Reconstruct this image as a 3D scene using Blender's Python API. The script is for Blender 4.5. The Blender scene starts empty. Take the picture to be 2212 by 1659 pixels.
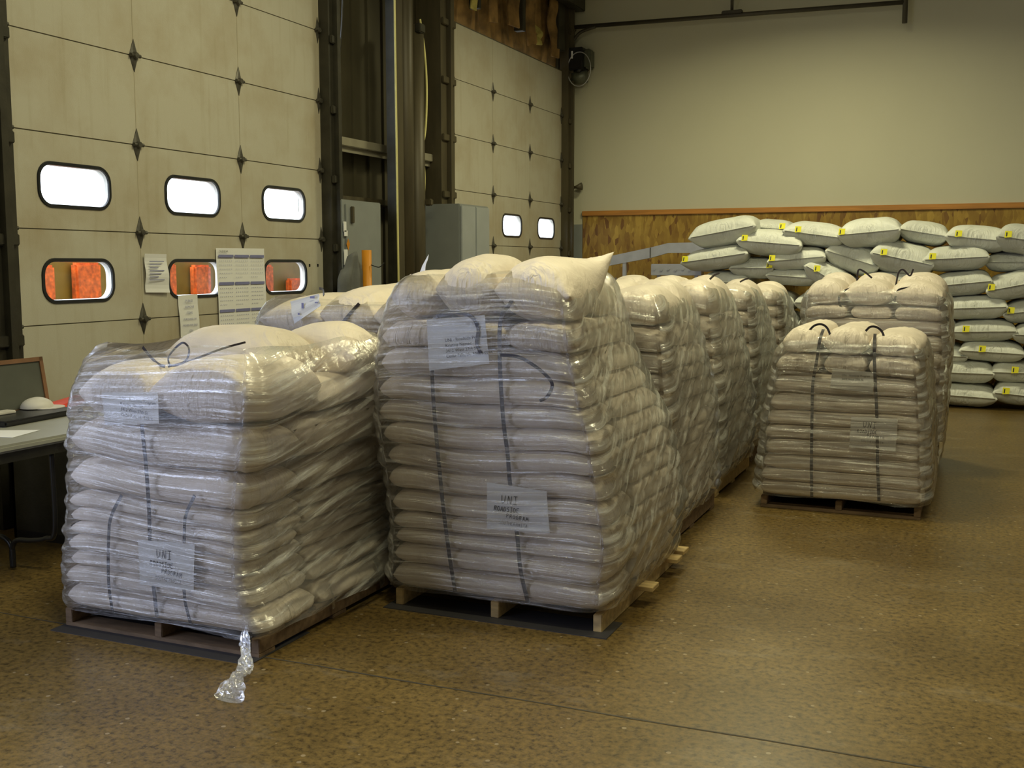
import bpy, bmesh, math, random
from mathutils import Vector, Matrix, noise
R = math.radians
S = bpy.context.scene
COL = S.collection

# ------------------------------------------------------------------ camera, world, lights, exposure
W_PX, H_PX, F_PX, CX, CY, YH, EYE = 2212.0, 1659.0, 2350.0, 1106.0, 829.5, 570.0, 1.61
PITCH = math.atan((CY - YH) / F_PX)
YAW = math.atan(1020 * math.cos(PITCH) / F_PX)
cam_data = bpy.data.cameras.new('camera')
cam_data.sensor_width = 36.0
cam_data.lens = 36.0 * F_PX / W_PX
cam_data.clip_start = 0.05
cam = bpy.data.objects.new('camera', cam_data)
COL.objects.link(cam)
cam.location = (0, 0, EYE)
cam.rotation_euler = (math.pi / 2 - PITCH, 0, YAW)
S.camera = cam

S.view_settings.view_transform = 'Standard'
S.view_settings.look = 'None'
S.view_settings.gamma = 1.0
S.view_settings.use_curve_mapping = False
S.view_settings.exposure = 0.10

world = bpy.data.worlds.new('world')
S.world = world
world.use_nodes = True
wn = world.node_tree.nodes
bg = wn['Background']
bg.inputs[0].default_value = (0.80, 0.90, 1.0, 1)
bg.inputs[1].default_value = 6.0


def area(name, loc, rot, sx, sy, power, colour, spread=180):
    d = bpy.data.lights.new(name, 'AREA')
    d.shape = 'RECTANGLE'
    d.size = sx
    d.size_y = sy
    d.energy = power
    d.color = colour
    d.spread = R(spread)
    o = bpy.data.objects.new(name, d)
    COL.objects.link(o)
    o.location = loc
    o.rotation_euler = rot
    return o


WARM = (1.0, 0.93, 0.56)
# high-bay lamps under the roof (all above the frame)
area('high_bay_lamp', (-0.9, 2.2, 5.6), (0, 0, 0), 1.3, 0.5, 110, WARM)
area('high_bay_lamp', (-2.2, 6.6, 5.6), (0, 0, 0), 1.3, 0.5, 105, WARM)
area('high_bay_lamp', (1.0, 5.4, 5.6), (0, 0, 0), 1.3, 0.5, 85, WARM)
area('high_bay_lamp', (-2.0, 11.6, 5.5), (0, 0, 0), 1.3, 0.5, 125, WARM, 150)
# daylight coming through an open dock door in the left wall, behind the camera's left shoulder
area('daylight_open_door', (-5.2, 0.3, 2.0), (0, R(-90), 0), 3.0, 4.2, 190, (0.60, 0.70, 1.0))

# ------------------------------------------------------------------ material helpers
def mat(name):
    m = bpy.data.materials.new(name)
    m.use_nodes = True
    nt = m.node_tree
    return m, nt, nt.nodes['Principled BSDF'], nt.nodes['Material Output']


def plain(name, col, rough=0.6, metal=0.0, var=0.12, scale=6.0, bump=0.0, bscale=60.0, stretch=(1, 1, 1)):
    m, nt, b, out = mat(name)
    tc = nt.nodes.new('ShaderNodeTexCoord')
    mp = nt.nodes.new('ShaderNodeMapping')
    mp.inputs['Scale'].default_value = stretch
    nz = nt.nodes.new('ShaderNodeTexNoise')
    nz.inputs['Scale'].default_value = scale
    nz.inputs['Detail'].default_value = 5
    nt.links.new(tc.outputs['Object'], mp.inputs[0])
    nt.links.new(mp.outputs[0], nz.inputs['Vector'])
    rp = nt.nodes.new('ShaderNodeValToRGB')
    rp.color_ramp.elements[0].position = 0.3
    rp.color_ramp.elements[1].position = 0.7
    rp.color_ramp.elements[0].color = tuple(c * (1 - var) for c in col) + (1,)
    rp.color_ramp.elements[1].color = tuple(min(1, c * (1 + var)) for c in col) + (1,)
    nt.links.new(nz.outputs['Fac'], rp.inputs[0])
    nt.links.new(rp.outputs[0], b.inputs['Base Color'])
    b.inputs['Roughness'].default_value = rough
    b.inputs['Metallic'].default_value = metal
    if bump:
        n2 = nt.nodes.new('ShaderNodeTexNoise')
        n2.inputs['Scale'].default_value = bscale
        nt.links.new(mp.outputs[0], n2.inputs['Vector'])
        bp = nt.nodes.new('ShaderNodeBump')
        bp.inputs['Strength'].default_value = bump
        bp.inputs['Distance'].default_value = 0.01
        nt.links.new(n2.outputs['Fac'], bp.inputs['Height'])
        nt.links.new(bp.outputs[0], b.inputs['Normal'])
    return m


def fabric(name, col, rough=0.55, weave=700.0):
    m, nt, b, out = mat(name)
    N = nt.nodes.new
    L = nt.links.new
    tc = N('ShaderNodeTexCoord')
    oi = N('ShaderNodeObjectInfo')
    nz = N('ShaderNodeTexNoise')
    nz.inputs['Scale'].default_value = 5.0
    nz.inputs['Detail'].default_value = 6
    L(tc.outputs['Object'], nz.inputs['Vector'])
    rp = N('ShaderNodeValToRGB')
    rp.color_ramp.elements[0].position = 0.25
    rp.color_ramp.elements[1].position = 0.75
    rp.color_ramp.elements[0].color = tuple(c * 0.88 for c in col) + (1,)
    rp.color_ramp.elements[1].color = tuple(min(1, c * 1.08) for c in col) + (1,)
    L(nz.outputs['Fac'], rp.inputs[0])
    hs = N('ShaderNodeHueSaturation')
    mr = N('ShaderNodeMapRange')
    mr.inputs['To Min'].default_value = 0.90
    mr.inputs['To Max'].default_value = 1.08
    L(oi.outputs['Random'], mr.inputs['Value'])
    L(mr.outputs[0], hs.inputs['Value'])
    L(rp.outputs[0], hs.inputs['Color'])
    L(hs.outputs[0], b.inputs['Base Color'])
    b.inputs['Roughness'].default_value = rough
    b.inputs['Specular IOR Level'].default_value = 0.35
    # cloth crumple and weave
    cr = N('ShaderNodeTexNoise')
    cr.inputs['Scale'].default_value = 11
    cr.inputs['Detail'].default_value = 4
    cr.inputs['Distortion'].default_value = 0.6
    L(tc.outputs['Object'], cr.inputs['Vector'])
    wv = N('ShaderNodeTexNoise')
    wv.inputs['Scale'].default_value = 260
    L(tc.outputs['Object'], wv.inputs['Vector'])
    # gathers: concentric folds around each sack end (UV = metres from the end, metres across)
    sx = N('ShaderNodeSeparateXYZ')
    L(tc.outputs['UV'], sx.inputs[0])
    ln = N('ShaderNodeVectorMath')
    ln.operation = 'LENGTH'
    L(tc.outputs['UV'], ln.inputs[0])
    at = N('ShaderNodeMath')
    at.operation = 'ARCTAN2'
    L(sx.outputs['Y'], at.inputs[0])
    L(sx.outputs['X'], at.inputs[1])
    m1_ = N('ShaderNodeMath')
    m1_.operation = 'MULTIPLY'
    m1_.inputs[1].default_value = 38
    L(ln.outputs['Value'], m1_.inputs[0])
    cx_ = N('ShaderNodeCombineXYZ')
    L(m1_.outputs[0], cx_.inputs[0])
    L(at.outputs[0], cx_.inputs[1])
    m2_ = N('ShaderNodeMath')
    m2_.operation = 'MULTIPLY'
    m2_.inputs[1].default_value = 37
    L(oi.outputs['Random'], m2_.inputs[0])
    L(m2_.outputs[0], cx_.inputs[2])
    gn = N('ShaderNodeTexNoise')
    gn.inputs['Scale'].default_value = 1.0
    gn.inputs['Detail'].default_value = 2
    gn.inputs['Distortion'].default_value = 0.4
    L(cx_.outputs[0], gn.inputs['Vector'])
    gm = N('ShaderNodeMapRange')
    gm.inputs['From Min'].default_value = 0.04
    gm.inputs['From Max'].default_value = 0.24
    gm.inputs['To Min'].default_value = 0.85
    gm.inputs['To Max'].default_value = 0.10
    L(ln.outputs['Value'], gm.inputs['Value'])
    b0 = N('ShaderNodeBump')
    b0.inputs['Distance'].default_value = 0.022
    L(gm.outputs[0], b0.inputs['Strength'])
    L(gn.outputs['Fac'], b0.inputs['Height'])
    b1 = N('ShaderNodeBump')
    L(b0.outputs[0], b1.inputs['Normal'])
    b1.inputs['Strength'].default_value = 0.35
    b1.inputs['Distance'].default_value = 0.03
    L(cr.outputs['Fac'], b1.inputs['Height'])
    b2 = N('ShaderNodeBump')
    b2.inputs['Strength'].default_value = 0.25
    b2.inputs['Distance'].default_value = 0.002
    L(wv.outputs['Fac'], b2.inputs['Height'])
    L(b1.outputs[0], b2.inputs['Normal'])
    L(b2.outputs[0], b.inputs['Normal'])
    return m


def film(name, haze=0.10, tint=(0.9, 0.9, 0.86), base=0.10, stretch=(1.6, 60, 1), strength=0.5, uv=True, angle=3.0):
    """clear stretch film: mostly see-through, glossy, finely creased along the pull direction"""
    m, nt, b, out = mat(name)
    N = nt.nodes.new
    L = nt.links.new
    nt.nodes.remove(b)
    tc = N('ShaderNodeTexCoord')
    mp = N('ShaderNodeMapping')
    mp.inputs['Scale'].default_value = stretch
    mp.inputs['Rotation'].default_value = (0, 0, R(angle))
    L(tc.outputs['UV' if uv else 'Object'], mp.inputs[0])
    n1 = N('ShaderNodeTexNoise')
    n1.inputs['Scale'].default_value = 1.0
    n1.inputs['Detail'].default_value = 6
    n1.inputs['Roughness'].default_value = 0.65
    n1.inputs['Distortion'].default_value = 0.25
    L(mp.outputs[0], n1.inputs['Vector'])
    n2 = N('ShaderNodeTexNoise')
    n2.inputs['Scale'].default_value = 9
    n2.inputs['Detail'].default_value = 3
    L(tc.outputs['UV' if uv else 'Object'], n2.inputs['Vector'])
    b0 = N('ShaderNodeBump')
    b0.inputs['Strength'].default_value = 0.5
    b0.inputs['Distance'].default_value = 0.03
    L(n2.outputs['Fac'], b0.inputs['Height'])
    bp = N('ShaderNodeBump')
    bp.inputs['Strength'].default_value = strength
    bp.inputs['Distance'].default_value = 0.012
    L(n1.outputs['Fac'], bp.inputs['Height'])
    L(b0.outputs[0], bp.inputs['Normal'])
    tr = N('ShaderNodeBsdfTransparent')
    gl = N('ShaderNodeBsdfGlossy')
    gl.inputs['Roughness'].default_value = 0.13
    gl.inputs['Color'].default_value = (1, 1, 1, 1)
    L(bp.outputs[0], gl.inputs['Normal'])
    df = N('ShaderNodeBsdfDiffuse')
    df.inputs['Color'].default_value = tint + (1,)
    L(bp.outputs[0], df.inputs['Normal'])
    # haze amount follows the creases (folded film is whiter; the white streaks also paint in glints)
    mr = N('ShaderNodeMapRange')
    mr.inputs['From Min'].default_value = 0.50
    mr.inputs['From Max'].default_value = 0.70
    mr.inputs['To Min'].default_value = haze * 0.45
    mr.inputs['To Max'].default_value = min(0.7, haze * 5.0)
    L(n1.outputs['Fac'], mr.inputs['Value'])
    m1 = N('ShaderNodeMixShader')
    L(mr.outputs[0], m1.inputs[0])
    L(tr.outputs[0], m1.inputs[1])
    L(df.outputs[0], m1.inputs[2])
    lw = N('ShaderNodeFresnel')
    lw.inputs['IOR'].default_value = 1.45
    ma = N('ShaderNodeMath')
    ma.operation = 'MULTIPLY_ADD'
    ma.inputs[1].default_value = 0.8
    ma.inputs[2].default_value = base
    ma.use_clamp = True
    L(lw.outputs[0], ma.inputs[0])
    cr_ = N('ShaderNodeMapRange')
    cr_.inputs['From Min'].default_value = 0.48
    cr_.inputs['From Max'].default_value = 0.66
    cr_.inputs['To Min'].default_value = base * 0.7
    cr_.inputs['To Max'].default_value = min(0.4, base * 4.5)
    L(n1.outputs['Fac'], cr_.inputs['Value'])
    L(cr_.outputs[0], ma.inputs[2])
    m2 = N('ShaderNodeMixShader')
    L(ma.outputs[0], m2.inputs[0])
    L(m1.outputs[0], m2.inputs[1])
    L(gl.outputs[0], m2.inputs[2])
    L(m2.outputs[0], out.inputs[0])
    return m


M = {}
M['sack_cream'] = fabric('cream_woven_fabric', (0.74, 0.66, 0.56))
M['sack_white'] = fabric('white_woven_fabric', (0.64, 0.66, 0.62), 0.5)
M['film'] = film('clear_stretch_film', haze=0.06, base=0.065, strength=0.85)
M['film_side'] = film('clear_stretch_film_diagonal', haze=0.20, base=0.07, stretch=(2.2, 26, 1), strength=0.8)
M['film_loose'] = film('crumpled_film', haze=0.16, base=0.06, stretch=(14, 9, 10), strength=0.9, uv=False)
M['strap'] = plain('black_strap', (0.022, 0.016, 0.02), 0.35, var=0.1)
M['pine'] = plain('pine_board', (0.50, 0.36, 0.16), 0.7, var=0.25, scale=4, stretch=(2, 9, 9))
M['pine_dark'] = plain('old_pine_board', (0.17, 0.11, 0.06), 0.8, var=0.3, scale=4, stretch=(2, 9, 9))
M['mat_dark'] = plain('dark_slip_sheet', (0.035, 0.033, 0.035), 0.6)
M['paper'] = plain('white_paper', (0.80, 0.81, 0.82), 0.7, var=0.03)
M['paper_dull'] = plain('thin_greyish_paper', (0.72, 0.71, 0.68), 0.7, var=0.04)
M['ink'] = plain('black_ink', (0.03, 0.03, 0.04), 0.6)
M['ink_blue'] = plain('blue_grey_ink', (0.20, 0.21, 0.42), 0.6)
M['steel_dark'] = plain('dark_steel', (0.045, 0.042, 0.03), 0.45, 0.3, var=0.3, bump=0.1)
M['steel_brown'] = plain('brown_painted_steel', (0.075, 0.062, 0.034), 0.5, 0.1, var=0.25, scale=3, stretch=(3, 3, 0.6))
M['metal_siding'] = plain('dark_siding', (0.085, 0.075, 0.045), 0.55, 0.2, var=0.15, scale=2)
M['girt'] = plain('galvanised_girt', (0.30, 0.28, 0.21), 0.5, 0.2)
M['grey_paint'] = plain('grey_enamel', (0.24, 0.26, 0.26), 0.45, var=0.05)
M['grey_paint_lt'] = plain('light_grey_enamel', (0.33, 0.36, 0.38), 0.42, var=0.05)
M['black'] = plain('black_plastic', (0.012, 0.012, 0.014), 0.35)
M['rubber'] = plain('black_rubber_trim', (0.02, 0.022, 0.025), 0.28)
M['hinge'] = plain('tarnished_hinge_steel', (0.085, 0.08, 0.065), 0.45, 0.4, var=0.3, scale=30)
M['yellow_tag'] = plain('yellow_tag', (0.85, 0.80, 0.02), 0.5, var=0.03)
M['orange'] = plain('orange_paint', (0.60, 0.24, 0.01), 0.5)
M['red'] = plain('red_plastic', (0.75, 0.06, 0.03), 0.4)
M['white_plastic'] = plain('white_plastic', (0.66, 0.64, 0.60), 0.5)
M['table'] = plain('grey_table_laminate', (0.30, 0.30, 0.26), 0.5, var=0.05)
M['frame_wood'] = plain('brown_frame_wood', (0.20, 0.10, 0.05), 0.5, var=0.2, scale=8)
M['slate'] = plain('slate_board', (0.085, 0.09, 0.075), 0.5, var=0.15)
M['insul'] = plain('brown_insulation', (0.24, 0.14, 0.045), 0.85, var=0.55, scale=5, bump=0.6, bscale=14)
M['insul_lt'] = plain('torn_yellow_insulation', (0.42, 0.36, 0.10), 0.8, var=0.3, scale=9)
M['cord_and_light_gap'] = plain('pale_cord_and_light_gap', (0.75, 0.70, 0.30), 0.35, var=0.05)  # rope colour, also used for the strips that paint the light gap
M['galv'] = plain('galvanised_steel', (0.46, 0.47, 0.50), 0.38, 0.45, var=0.1)
M['cloth_grey'] = plain('grey_cloth', (0.12, 0.125, 0.12), 0.85, var=0.3)
M['pipe'] = plain('iron_pipe', (0.07, 0.062, 0.045), 0.5, 0.3)
M['conc_out'] = plain('outside_concrete', (0.4, 0.39, 0.36), 0.8)
M['olive'] = plain('olive_trailer_side', (0.23, 0.14, 0.012), 0.6)
M['orange_red'] = plain('orange_red_mesh', (0.74, 0.125, 0.014), 0.6, var=0.45, scale=22)
M['lens'] = plain('grey_green_metal', (0.12, 0.13, 0.10), 0.4, 0.4)

# translucent window pane
m, nt, b, out = mat('acrylic_pane')
nt.nodes.remove(b)
_t = nt.nodes.new('ShaderNodeBsdfTransparent')
_t.inputs[0].default_value = (0.97, 0.98, 1, 1)
_g = nt.nodes.new('ShaderNodeBsdfGlossy')
_g.inputs['Roughness'].default_value = 0.05
_f = nt.nodes.new('ShaderNodeFresnel')
_mx = nt.nodes.new('ShaderNodeMixShader')
nt.links.new(_f.outputs[0], _mx.inputs[0])
nt.links.new(_t.outputs[0], _mx.inputs[1])
nt.links.new(_g.outputs[0], _mx.inputs[2])
nt.links.new(_mx.outputs[0], out.inputs[0])
M['pane'] = m

# dock door skin: dirty off-white embossed steel
m, nt, b, out = mat('door_skin')
N = nt.nodes.new
L = nt.links.new
tc = N('ShaderNodeTexCoord')
nz = N('ShaderNodeTexNoise')
nz.inputs['Scale'].default_value = 1.3
nz.inputs['Detail'].default_value = 7
nz.inputs['Roughness'].default_value = 0.62
L(tc.outputs['Object'], nz.inputs['Vector'])
rp = N('ShaderNodeValToRGB')
e = rp.color_ramp.elements
e[0].position = 0.30
e[0].color = (0.41, 0.355, 0.25, 1)
e[1].position = 0.56
e[1].color = (0.51, 0.49, 0.405, 1)
L(nz.outputs['Fac'], rp.inputs[0])
mp = N('ShaderNodeMapping')
mp.inputs['Scale'].default_value = (1, 7, 0.5)
L(tc.outputs['Object'], mp.inputs[0])
st = N('ShaderNodeTexNoise')
st.inputs['Scale'].default_value = 2.5
st.inputs['Detail'].default_value = 4
L(mp.outputs[0], st.inputs['Vector'])
r2 = N('ShaderNodeValToRGB')
r2.color_ramp.elements[0].position = 0.28
r2.color_ramp.elements[0].color = (0.92, 0.90, 0.86, 1)
r2.color_ramp.elements[1].position = 0.45
r2.color_ramp.elements[1].color = (1, 1, 1, 1)
L(st.outputs['Fac'], r2.inputs[0])
mx = N('ShaderNodeMix')
mx.data_type = 'RGBA'
mx.blend_type = 'MULTIPLY'
mx.inputs[0].default_value = 1
L(rp.outputs[0], mx.inputs[6])
L(r2.outputs[0], mx.inputs[7])
L(mx.outputs[2], b.inputs['Base Color'])
b.inputs['Roughness'].default_value = 0.42
fine = N('ShaderNodeTexNoise')
fine.inputs['Scale'].default_value = 130
L(tc.outputs['Object'], fine.inputs['Vector'])
bp = N('ShaderNodeBump')
bp.inputs['Strength'].default_value = 0.15
bp.inputs['Distance'].default_value = 0.004
L(fine.outputs['Fac'], bp.inputs['Height'])
L(bp.outputs[0], b.inputs['Normal'])
M['door'] = m
M['joint'] = plain('door_joint_gasket', (0.10, 0.09, 0.06), 0.6)
M['seam'] = plain('door_seam', (0.42, 0.38, 0.28), 0.6)

# painted drywall
M['wall'] = plain('cream_drywall', (0.55, 0.535, 0.41), 0.75, var=0.03, scale=0.8, bump=0.05, bscale=200)
M['wall_dark'] = plain('liner_panel', (0.50, 0.48, 0.40), 0.8)

# OSB
m, nt, b, out = mat('oriented_strand_board')
N = nt.nodes.new
L = nt.links.new
tc = N('ShaderNodeTexCoord')
mp = N('ShaderNodeMapping')
mp.inputs['Scale'].default_value = (26, 26, 8)
L(tc.outputs['Object'], mp.inputs[0])
v = N('ShaderNodeTexVoronoi')
v.inputs['Scale'].default_value = 1.0
v.inputs['Randomness'].default_value = 1.0
L(mp.outputs[0], v.inputs['Vector'])
sp = N('ShaderNodeSeparateColor')
L(v.outputs['Color'], sp.inputs[0])
rp = N('ShaderNodeValToRGB')
e = rp.color_ramp.elements
e[0].position = 0.0
e[0].color = (0.17, 0.075, 0.012, 1)
e[1].position = 1.0
e[1].color = (0.46, 0.30, 0.05, 1)
n = e.new(0.12)
n.color = (0.28, 0.16, 0.022, 1)
n = e.new(0.6)
n.color = (0.35, 0.22, 0.032, 1)
L(sp.outputs[0], rp.inputs[0])
nz = N('ShaderNodeTexNoise')
nz.inputs['Scale'].default_value = 3
nz.inputs['Detail'].default_value = 6
L(tc.outputs['Object'], nz.inputs['Vector'])
r2 = N('ShaderNodeValToRGB')
r2.color_ramp.elements[0].position = 0.35
r2.color_ramp.elements[0].color = (0.72, 0.64, 0.5, 1)
r2.color_ramp.elements[1].position = 0.6
r2.color_ramp.elements[1].color = (1, 1, 1, 1)
L(nz.outputs['Fac'], r2.inputs[0])
mx = N('ShaderNodeMix')
mx.data_type = 'RGBA'
mx.blend_type = 'MULTIPLY'
mx.inputs[0].default_value = 1
L(rp.outputs[0], mx.inputs[6])
L(r2.outputs[0], mx.inputs[7])
L(mx.outputs[2], b.inputs['Base Color'])
b.inputs['Roughness'].default_value = 0.6
M['osb'] = m
M['osb_trim'] = plain('orange_stained_pine', (0.46, 0.20, 0.035), 0.55, var=0.2, scale=4, stretch=(0.6, 8, 8))

# polished aggregate floor
m, nt, b, out = mat('polished_concrete')
N = nt.nodes.new
L = nt.links.new
tc = N('ShaderNodeTexCoord')
n1 = N('ShaderNodeTexNoise')
n1.inputs['Scale'].default_value = 0.9
n1.inputs['Detail'].default_value = 8
n1.inputs['Roughness'].default_value = 0.6
L(tc.outputs['Object'], n1.inputs['Vector'])
rp = N('ShaderNodeValToRGB')
e = rp.color_ramp.elements
e[0].position = 0.32
e[0].color = (0.090, 0.058, 0.018, 1)
e[1].position = 0.68
e[1].color = (0.160, 0.108, 0.036, 1)
L(n1.outputs['Fac'], rp.inputs[0])
n2 = N('ShaderNodeTexNoise')
n2.inputs['Scale'].default_value = 38
n2.inputs['Detail'].default_value = 3
n2.inputs['Roughness'].default_value = 0.7
L(tc.outputs['Object'], n2.inputs['Vector'])
r2 = N('ShaderNodeValToRGB')
e = r2.color_ramp.elements
e[0].position = 0.34
e[0].color = (0.30, 0.28, 0.30, 1)
e[1].position = 0.66
e[1].color = (1.7, 1.65, 1.5, 1)
q = e.new(0.46)
q.color = (1, 1, 1, 1)
L(n2.outputs['Fac'], r2.inputs[0])
mx = N('ShaderNodeMix')
mx.data_type = 'RGBA'
mx.blend_type = 'MULTIPLY'
mx.inputs[0].default_value = 0.8
L(rp.outputs[0], mx.inputs[6])
L(r2.outputs[0], mx.inputs[7])
# pale aggregate stones
v = N('ShaderNodeTexVoronoi')
v.inputs['Scale'].default_value = 24
L(tc.outputs['Object'], v.inputs['Vector'])
sp = N('ShaderNodeSeparateColor')
L(v.outputs['Color'], sp.inputs[0])
g1 = N('ShaderNodeMath')
g1.operation = 'GREATER_THAN'
g1.inputs[1].default_value = 0.90
L(sp.outputs[1], g1.inputs[0])
g2 = N('ShaderNodeMath')
g2.operation = 'LESS_THAN'
g2.inputs[1].default_value = 0.20
L(v.outputs['Distance'], g2.inputs[0])
g3 = N('ShaderNodeMath')
g3.operation = 'MULTIPLY'
L(g1.outputs[0], g3.inputs[0])
L(g2.outputs[0], g3.inputs[1])
g4 = N('ShaderNodeMath')
g4.operation = 'MULTIPLY'
g4.inputs[1].default_value = 0.55
L(g3.outputs[0], g4.inputs[0])
m3 = N('ShaderNodeMix')
m3.data_type = 'RGBA'
L(g4.outputs[0], m3.inputs[0])
L(mx.outputs[2], m3.inputs[6])
m3.inputs[7].default_value = (0.42, 0.34, 0.22, 1)
# scuffed whitish patches
sc = N('ShaderNodeTexNoise')
sc.inputs['Scale'].default_value = 2.2
sc.inputs['Detail'].default_value = 9
sc.inputs['Roughness'].default_value = 0.72
scm = N('ShaderNodeMapping')
scm.inputs['Location'].default_value = (4.2, 1.7, 0)
scm.inputs['Scale'].default_value = (1, 1.8, 1)
L(tc.outputs['Object'], scm.inputs[0])
L(scm.outputs[0], sc.inputs['Vector'])
scr = N('ShaderNodeMapRange')
scr.inputs['From Min'].default_value = 0.55
scr.inputs['From Max'].default_value = 0.78
scr.inputs['To Max'].default_value = 0.55
L(sc.outputs['Fac'], scr.inputs['Value'])
m4 = N('ShaderNodeMix')
m4.data_type = 'RGBA'
L(scr.outputs[0], m4.inputs[0])
L(m3.outputs[2], m4.inputs[6])
m4.inputs[7].default_value = (0.30, 0.25, 0.17, 1)
L(m4.outputs[2], b.inputs['Base Color'])
rr = N('ShaderNodeMapRange')
rr.inputs['To Min'].default_value = 0.24
rr.inputs['To Max'].default_value = 0.42
L(n1.outputs['Fac'], rr.inputs['Value'])
L(rr.outputs[0], b.inputs['Roughness'])
b.inputs['Specular IOR Level'].default_value = 0.5
bp = N('ShaderNodeBump')
bp.inputs['Strength'].default_value = 0.12
bp.inputs['Distance'].default_value = 0.004
L(n2.outputs['Fac'], bp.inputs['Height'])
L(bp.outputs[0], b.inputs['Normal'])
M['floor'] = m
M['crack'] = plain('joint_filler', (0.06, 0.05, 0.035), 0.7)

# ------------------------------------------------------------------ object helpers
def link_mesh(name, me, material, parent=None, loc=(0, 0, 0), smooth=False):
    me.name = name
    mats = material if isinstance(material, (list, tuple)) else [material]
    for x in mats:
        me.materials.append(x)
    if smooth:
        for p in me.polygons:
            p.use_smooth = True
    o = bpy.data.objects.new(name, me)
    COL.objects.link(o)
    if parent is not None:
        o.parent = parent
        o.location = Vector(loc)
    else:
        o.location = loc
    return o


class MB:
    """collects shapes into one mesh; all coordinates in world space, origin applied at build"""

    def __init__(self):
        self.v, self.f, self.mi = [], [], []

    def add(self, vs, fs, mi=0):
        k = len(self.v)
        self.v += [tuple(p) for p in vs]
        self.f += [tuple(i + k for i in f) for f in fs]
        self.mi += [mi] * len(fs)

    def box(self, lo, hi, rot=None, bevel=0.0, mi=0):
        x0, y0, z0 = lo
        x1, y1, z1 = hi
        if bevel > 0:
            bm = bmesh.new()
            bmesh.ops.create_cube(bm, size=1)
            for q in bm.verts:
                q.co = Vector((q.co.x * (x1 - x0), q.co.y * (y1 - y0), q.co.z * (z1 - z0)))
            bmesh.ops.bevel(bm, geom=bm.edges[:], offset=bevel, segments=2, affect='EDGES')
            c = Vector(((x0 + x1) / 2, (y0 + y1) / 2, (z0 + z1) / 2))
            bm.verts.index_update()
            vs = [(rot @ q.co if rot else q.co) + c for q in bm.verts]
            fs = [[q.index for q in f.verts] for f in bm.faces]
            bm.free()
            self.add(vs, fs, mi)
            return self
        c = Vector(((x0 + x1) / 2, (y0 + y1) / 2, (z0 + z1) / 2))
        vs = [Vector((x, y, z)) for z in (z0, z1) for y in (y0, y1) for x in (x0, x1)]
        if rot:
            vs = [rot @ (p - c) + c for p in vs]
        self.add(vs, [(0, 2, 3, 1), (4, 5, 7, 6), (0, 1, 5, 4), (2, 6, 7, 3), (0, 4, 6, 2), (1, 3, 7, 5)], mi)
        return self

    def tube(self, pts, r, n=12, cap=True, mi=0):
        pts = [Vector(p) for p in pts]
        vs, fs = [], []
        up = Vector((0, 0, 1))
        prev = None
        for i, p in enumerate(pts):
            t = (pts[min(i + 1, len(pts) - 1)] - pts[max(i - 1, 0)]).normalized()
            a = t.cross(up) if prev is None else prev - t * prev.dot(t)
            if a.length < 1e-4:
                a = t.cross(Vector((1, 0, 0)))
            a.normalize()
            prev = a
            bvec = t.cross(a)
            rr = r[i] if isinstance(r, (list, tuple)) else r
            for k in range(n):
                an = 2 * math.pi * k / n
                vs.append(p + a * math.cos(an) * rr + bvec * math.sin(an) * rr)
        for i in range(len(pts) - 1):
            for k in range(n):
                k2 = (k + 1) % n
                fs.append((i * n + k, i * n + k2, (i + 1) * n + k2, (i + 1) * n + k))
        if cap:
            fs.append(tuple(range(n))[::-1])
            fs.append(tuple((len(pts) - 1) * n + k for k in range(n)))
        self.add(vs, fs, mi)
        return self

    def build(self, name, material, parent=None, origin=None, smooth=False, kind=None):
        if origin is None:
            if parent is None:
                xs = [p[0] for p in self.v]
                ys = [p[1] for p in self.v]
                zs = [p[2] for p in self.v]
                origin = ((min(xs) + max(xs)) / 2, (min(ys) + max(ys)) / 2, min(zs))
            else:
                origin = world_of(parent)
        O = Vector(origin)
        me = bpy.data.meshes.new(name)
        me.from_pydata([tuple(Vector(p) - O) for p in self.v], [], self.f)
        me.update()
        o = link_mesh(name, me, material, parent, (0, 0, 0) if parent is not None else origin, smooth)
        if isinstance(material, (list, tuple)):
            for p, q in zip(me.polygons, self.mi):
                p.material_index = q
        if kind:
            o['kind'] = kind
        return o


def world_of(o):
    p = Vector((0, 0, 0))
    while o is not None:
        p += o.location
        o = o.parent
    return p


def tag(o, label, cat, group=None, kind=None):
    if label:
        o['label'] = label
    if cat:
        o['category'] = cat
    if group:
        o['group'] = group
    if kind:
        o['kind'] = kind
    return o


def empty(name, loc, label, cat, group=None):
    o = bpy.data.objects.new(name, None)
    o.empty_display_size = 0.1
    COL.objects.link(o)
    o.location = loc
    return tag(o, label, cat, group)


def smoothpath(pts, n=10):
    """Catmull-Rom through the points"""
    P = [Vector(p) for p in pts]
    P = [P[0] * 2 - P[1]] + P + [P[-1] * 2 - P[-2]]
    outp = []
    for i in range(1, len(P) - 2):
        for k in range(n):
            t = k / n
            a, b_, c, d = P[i - 1], P[i], P[i + 1], P[i + 2]
            outp.append(0.5 * ((2 * b_) + (c - a) * t + (2 * a - 5 * b_ + 4 * c - d) * t * t + (3 * b_ - a - 3 * c + d) * t ** 3))
    outp.append(P[-2])
    return outp


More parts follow.
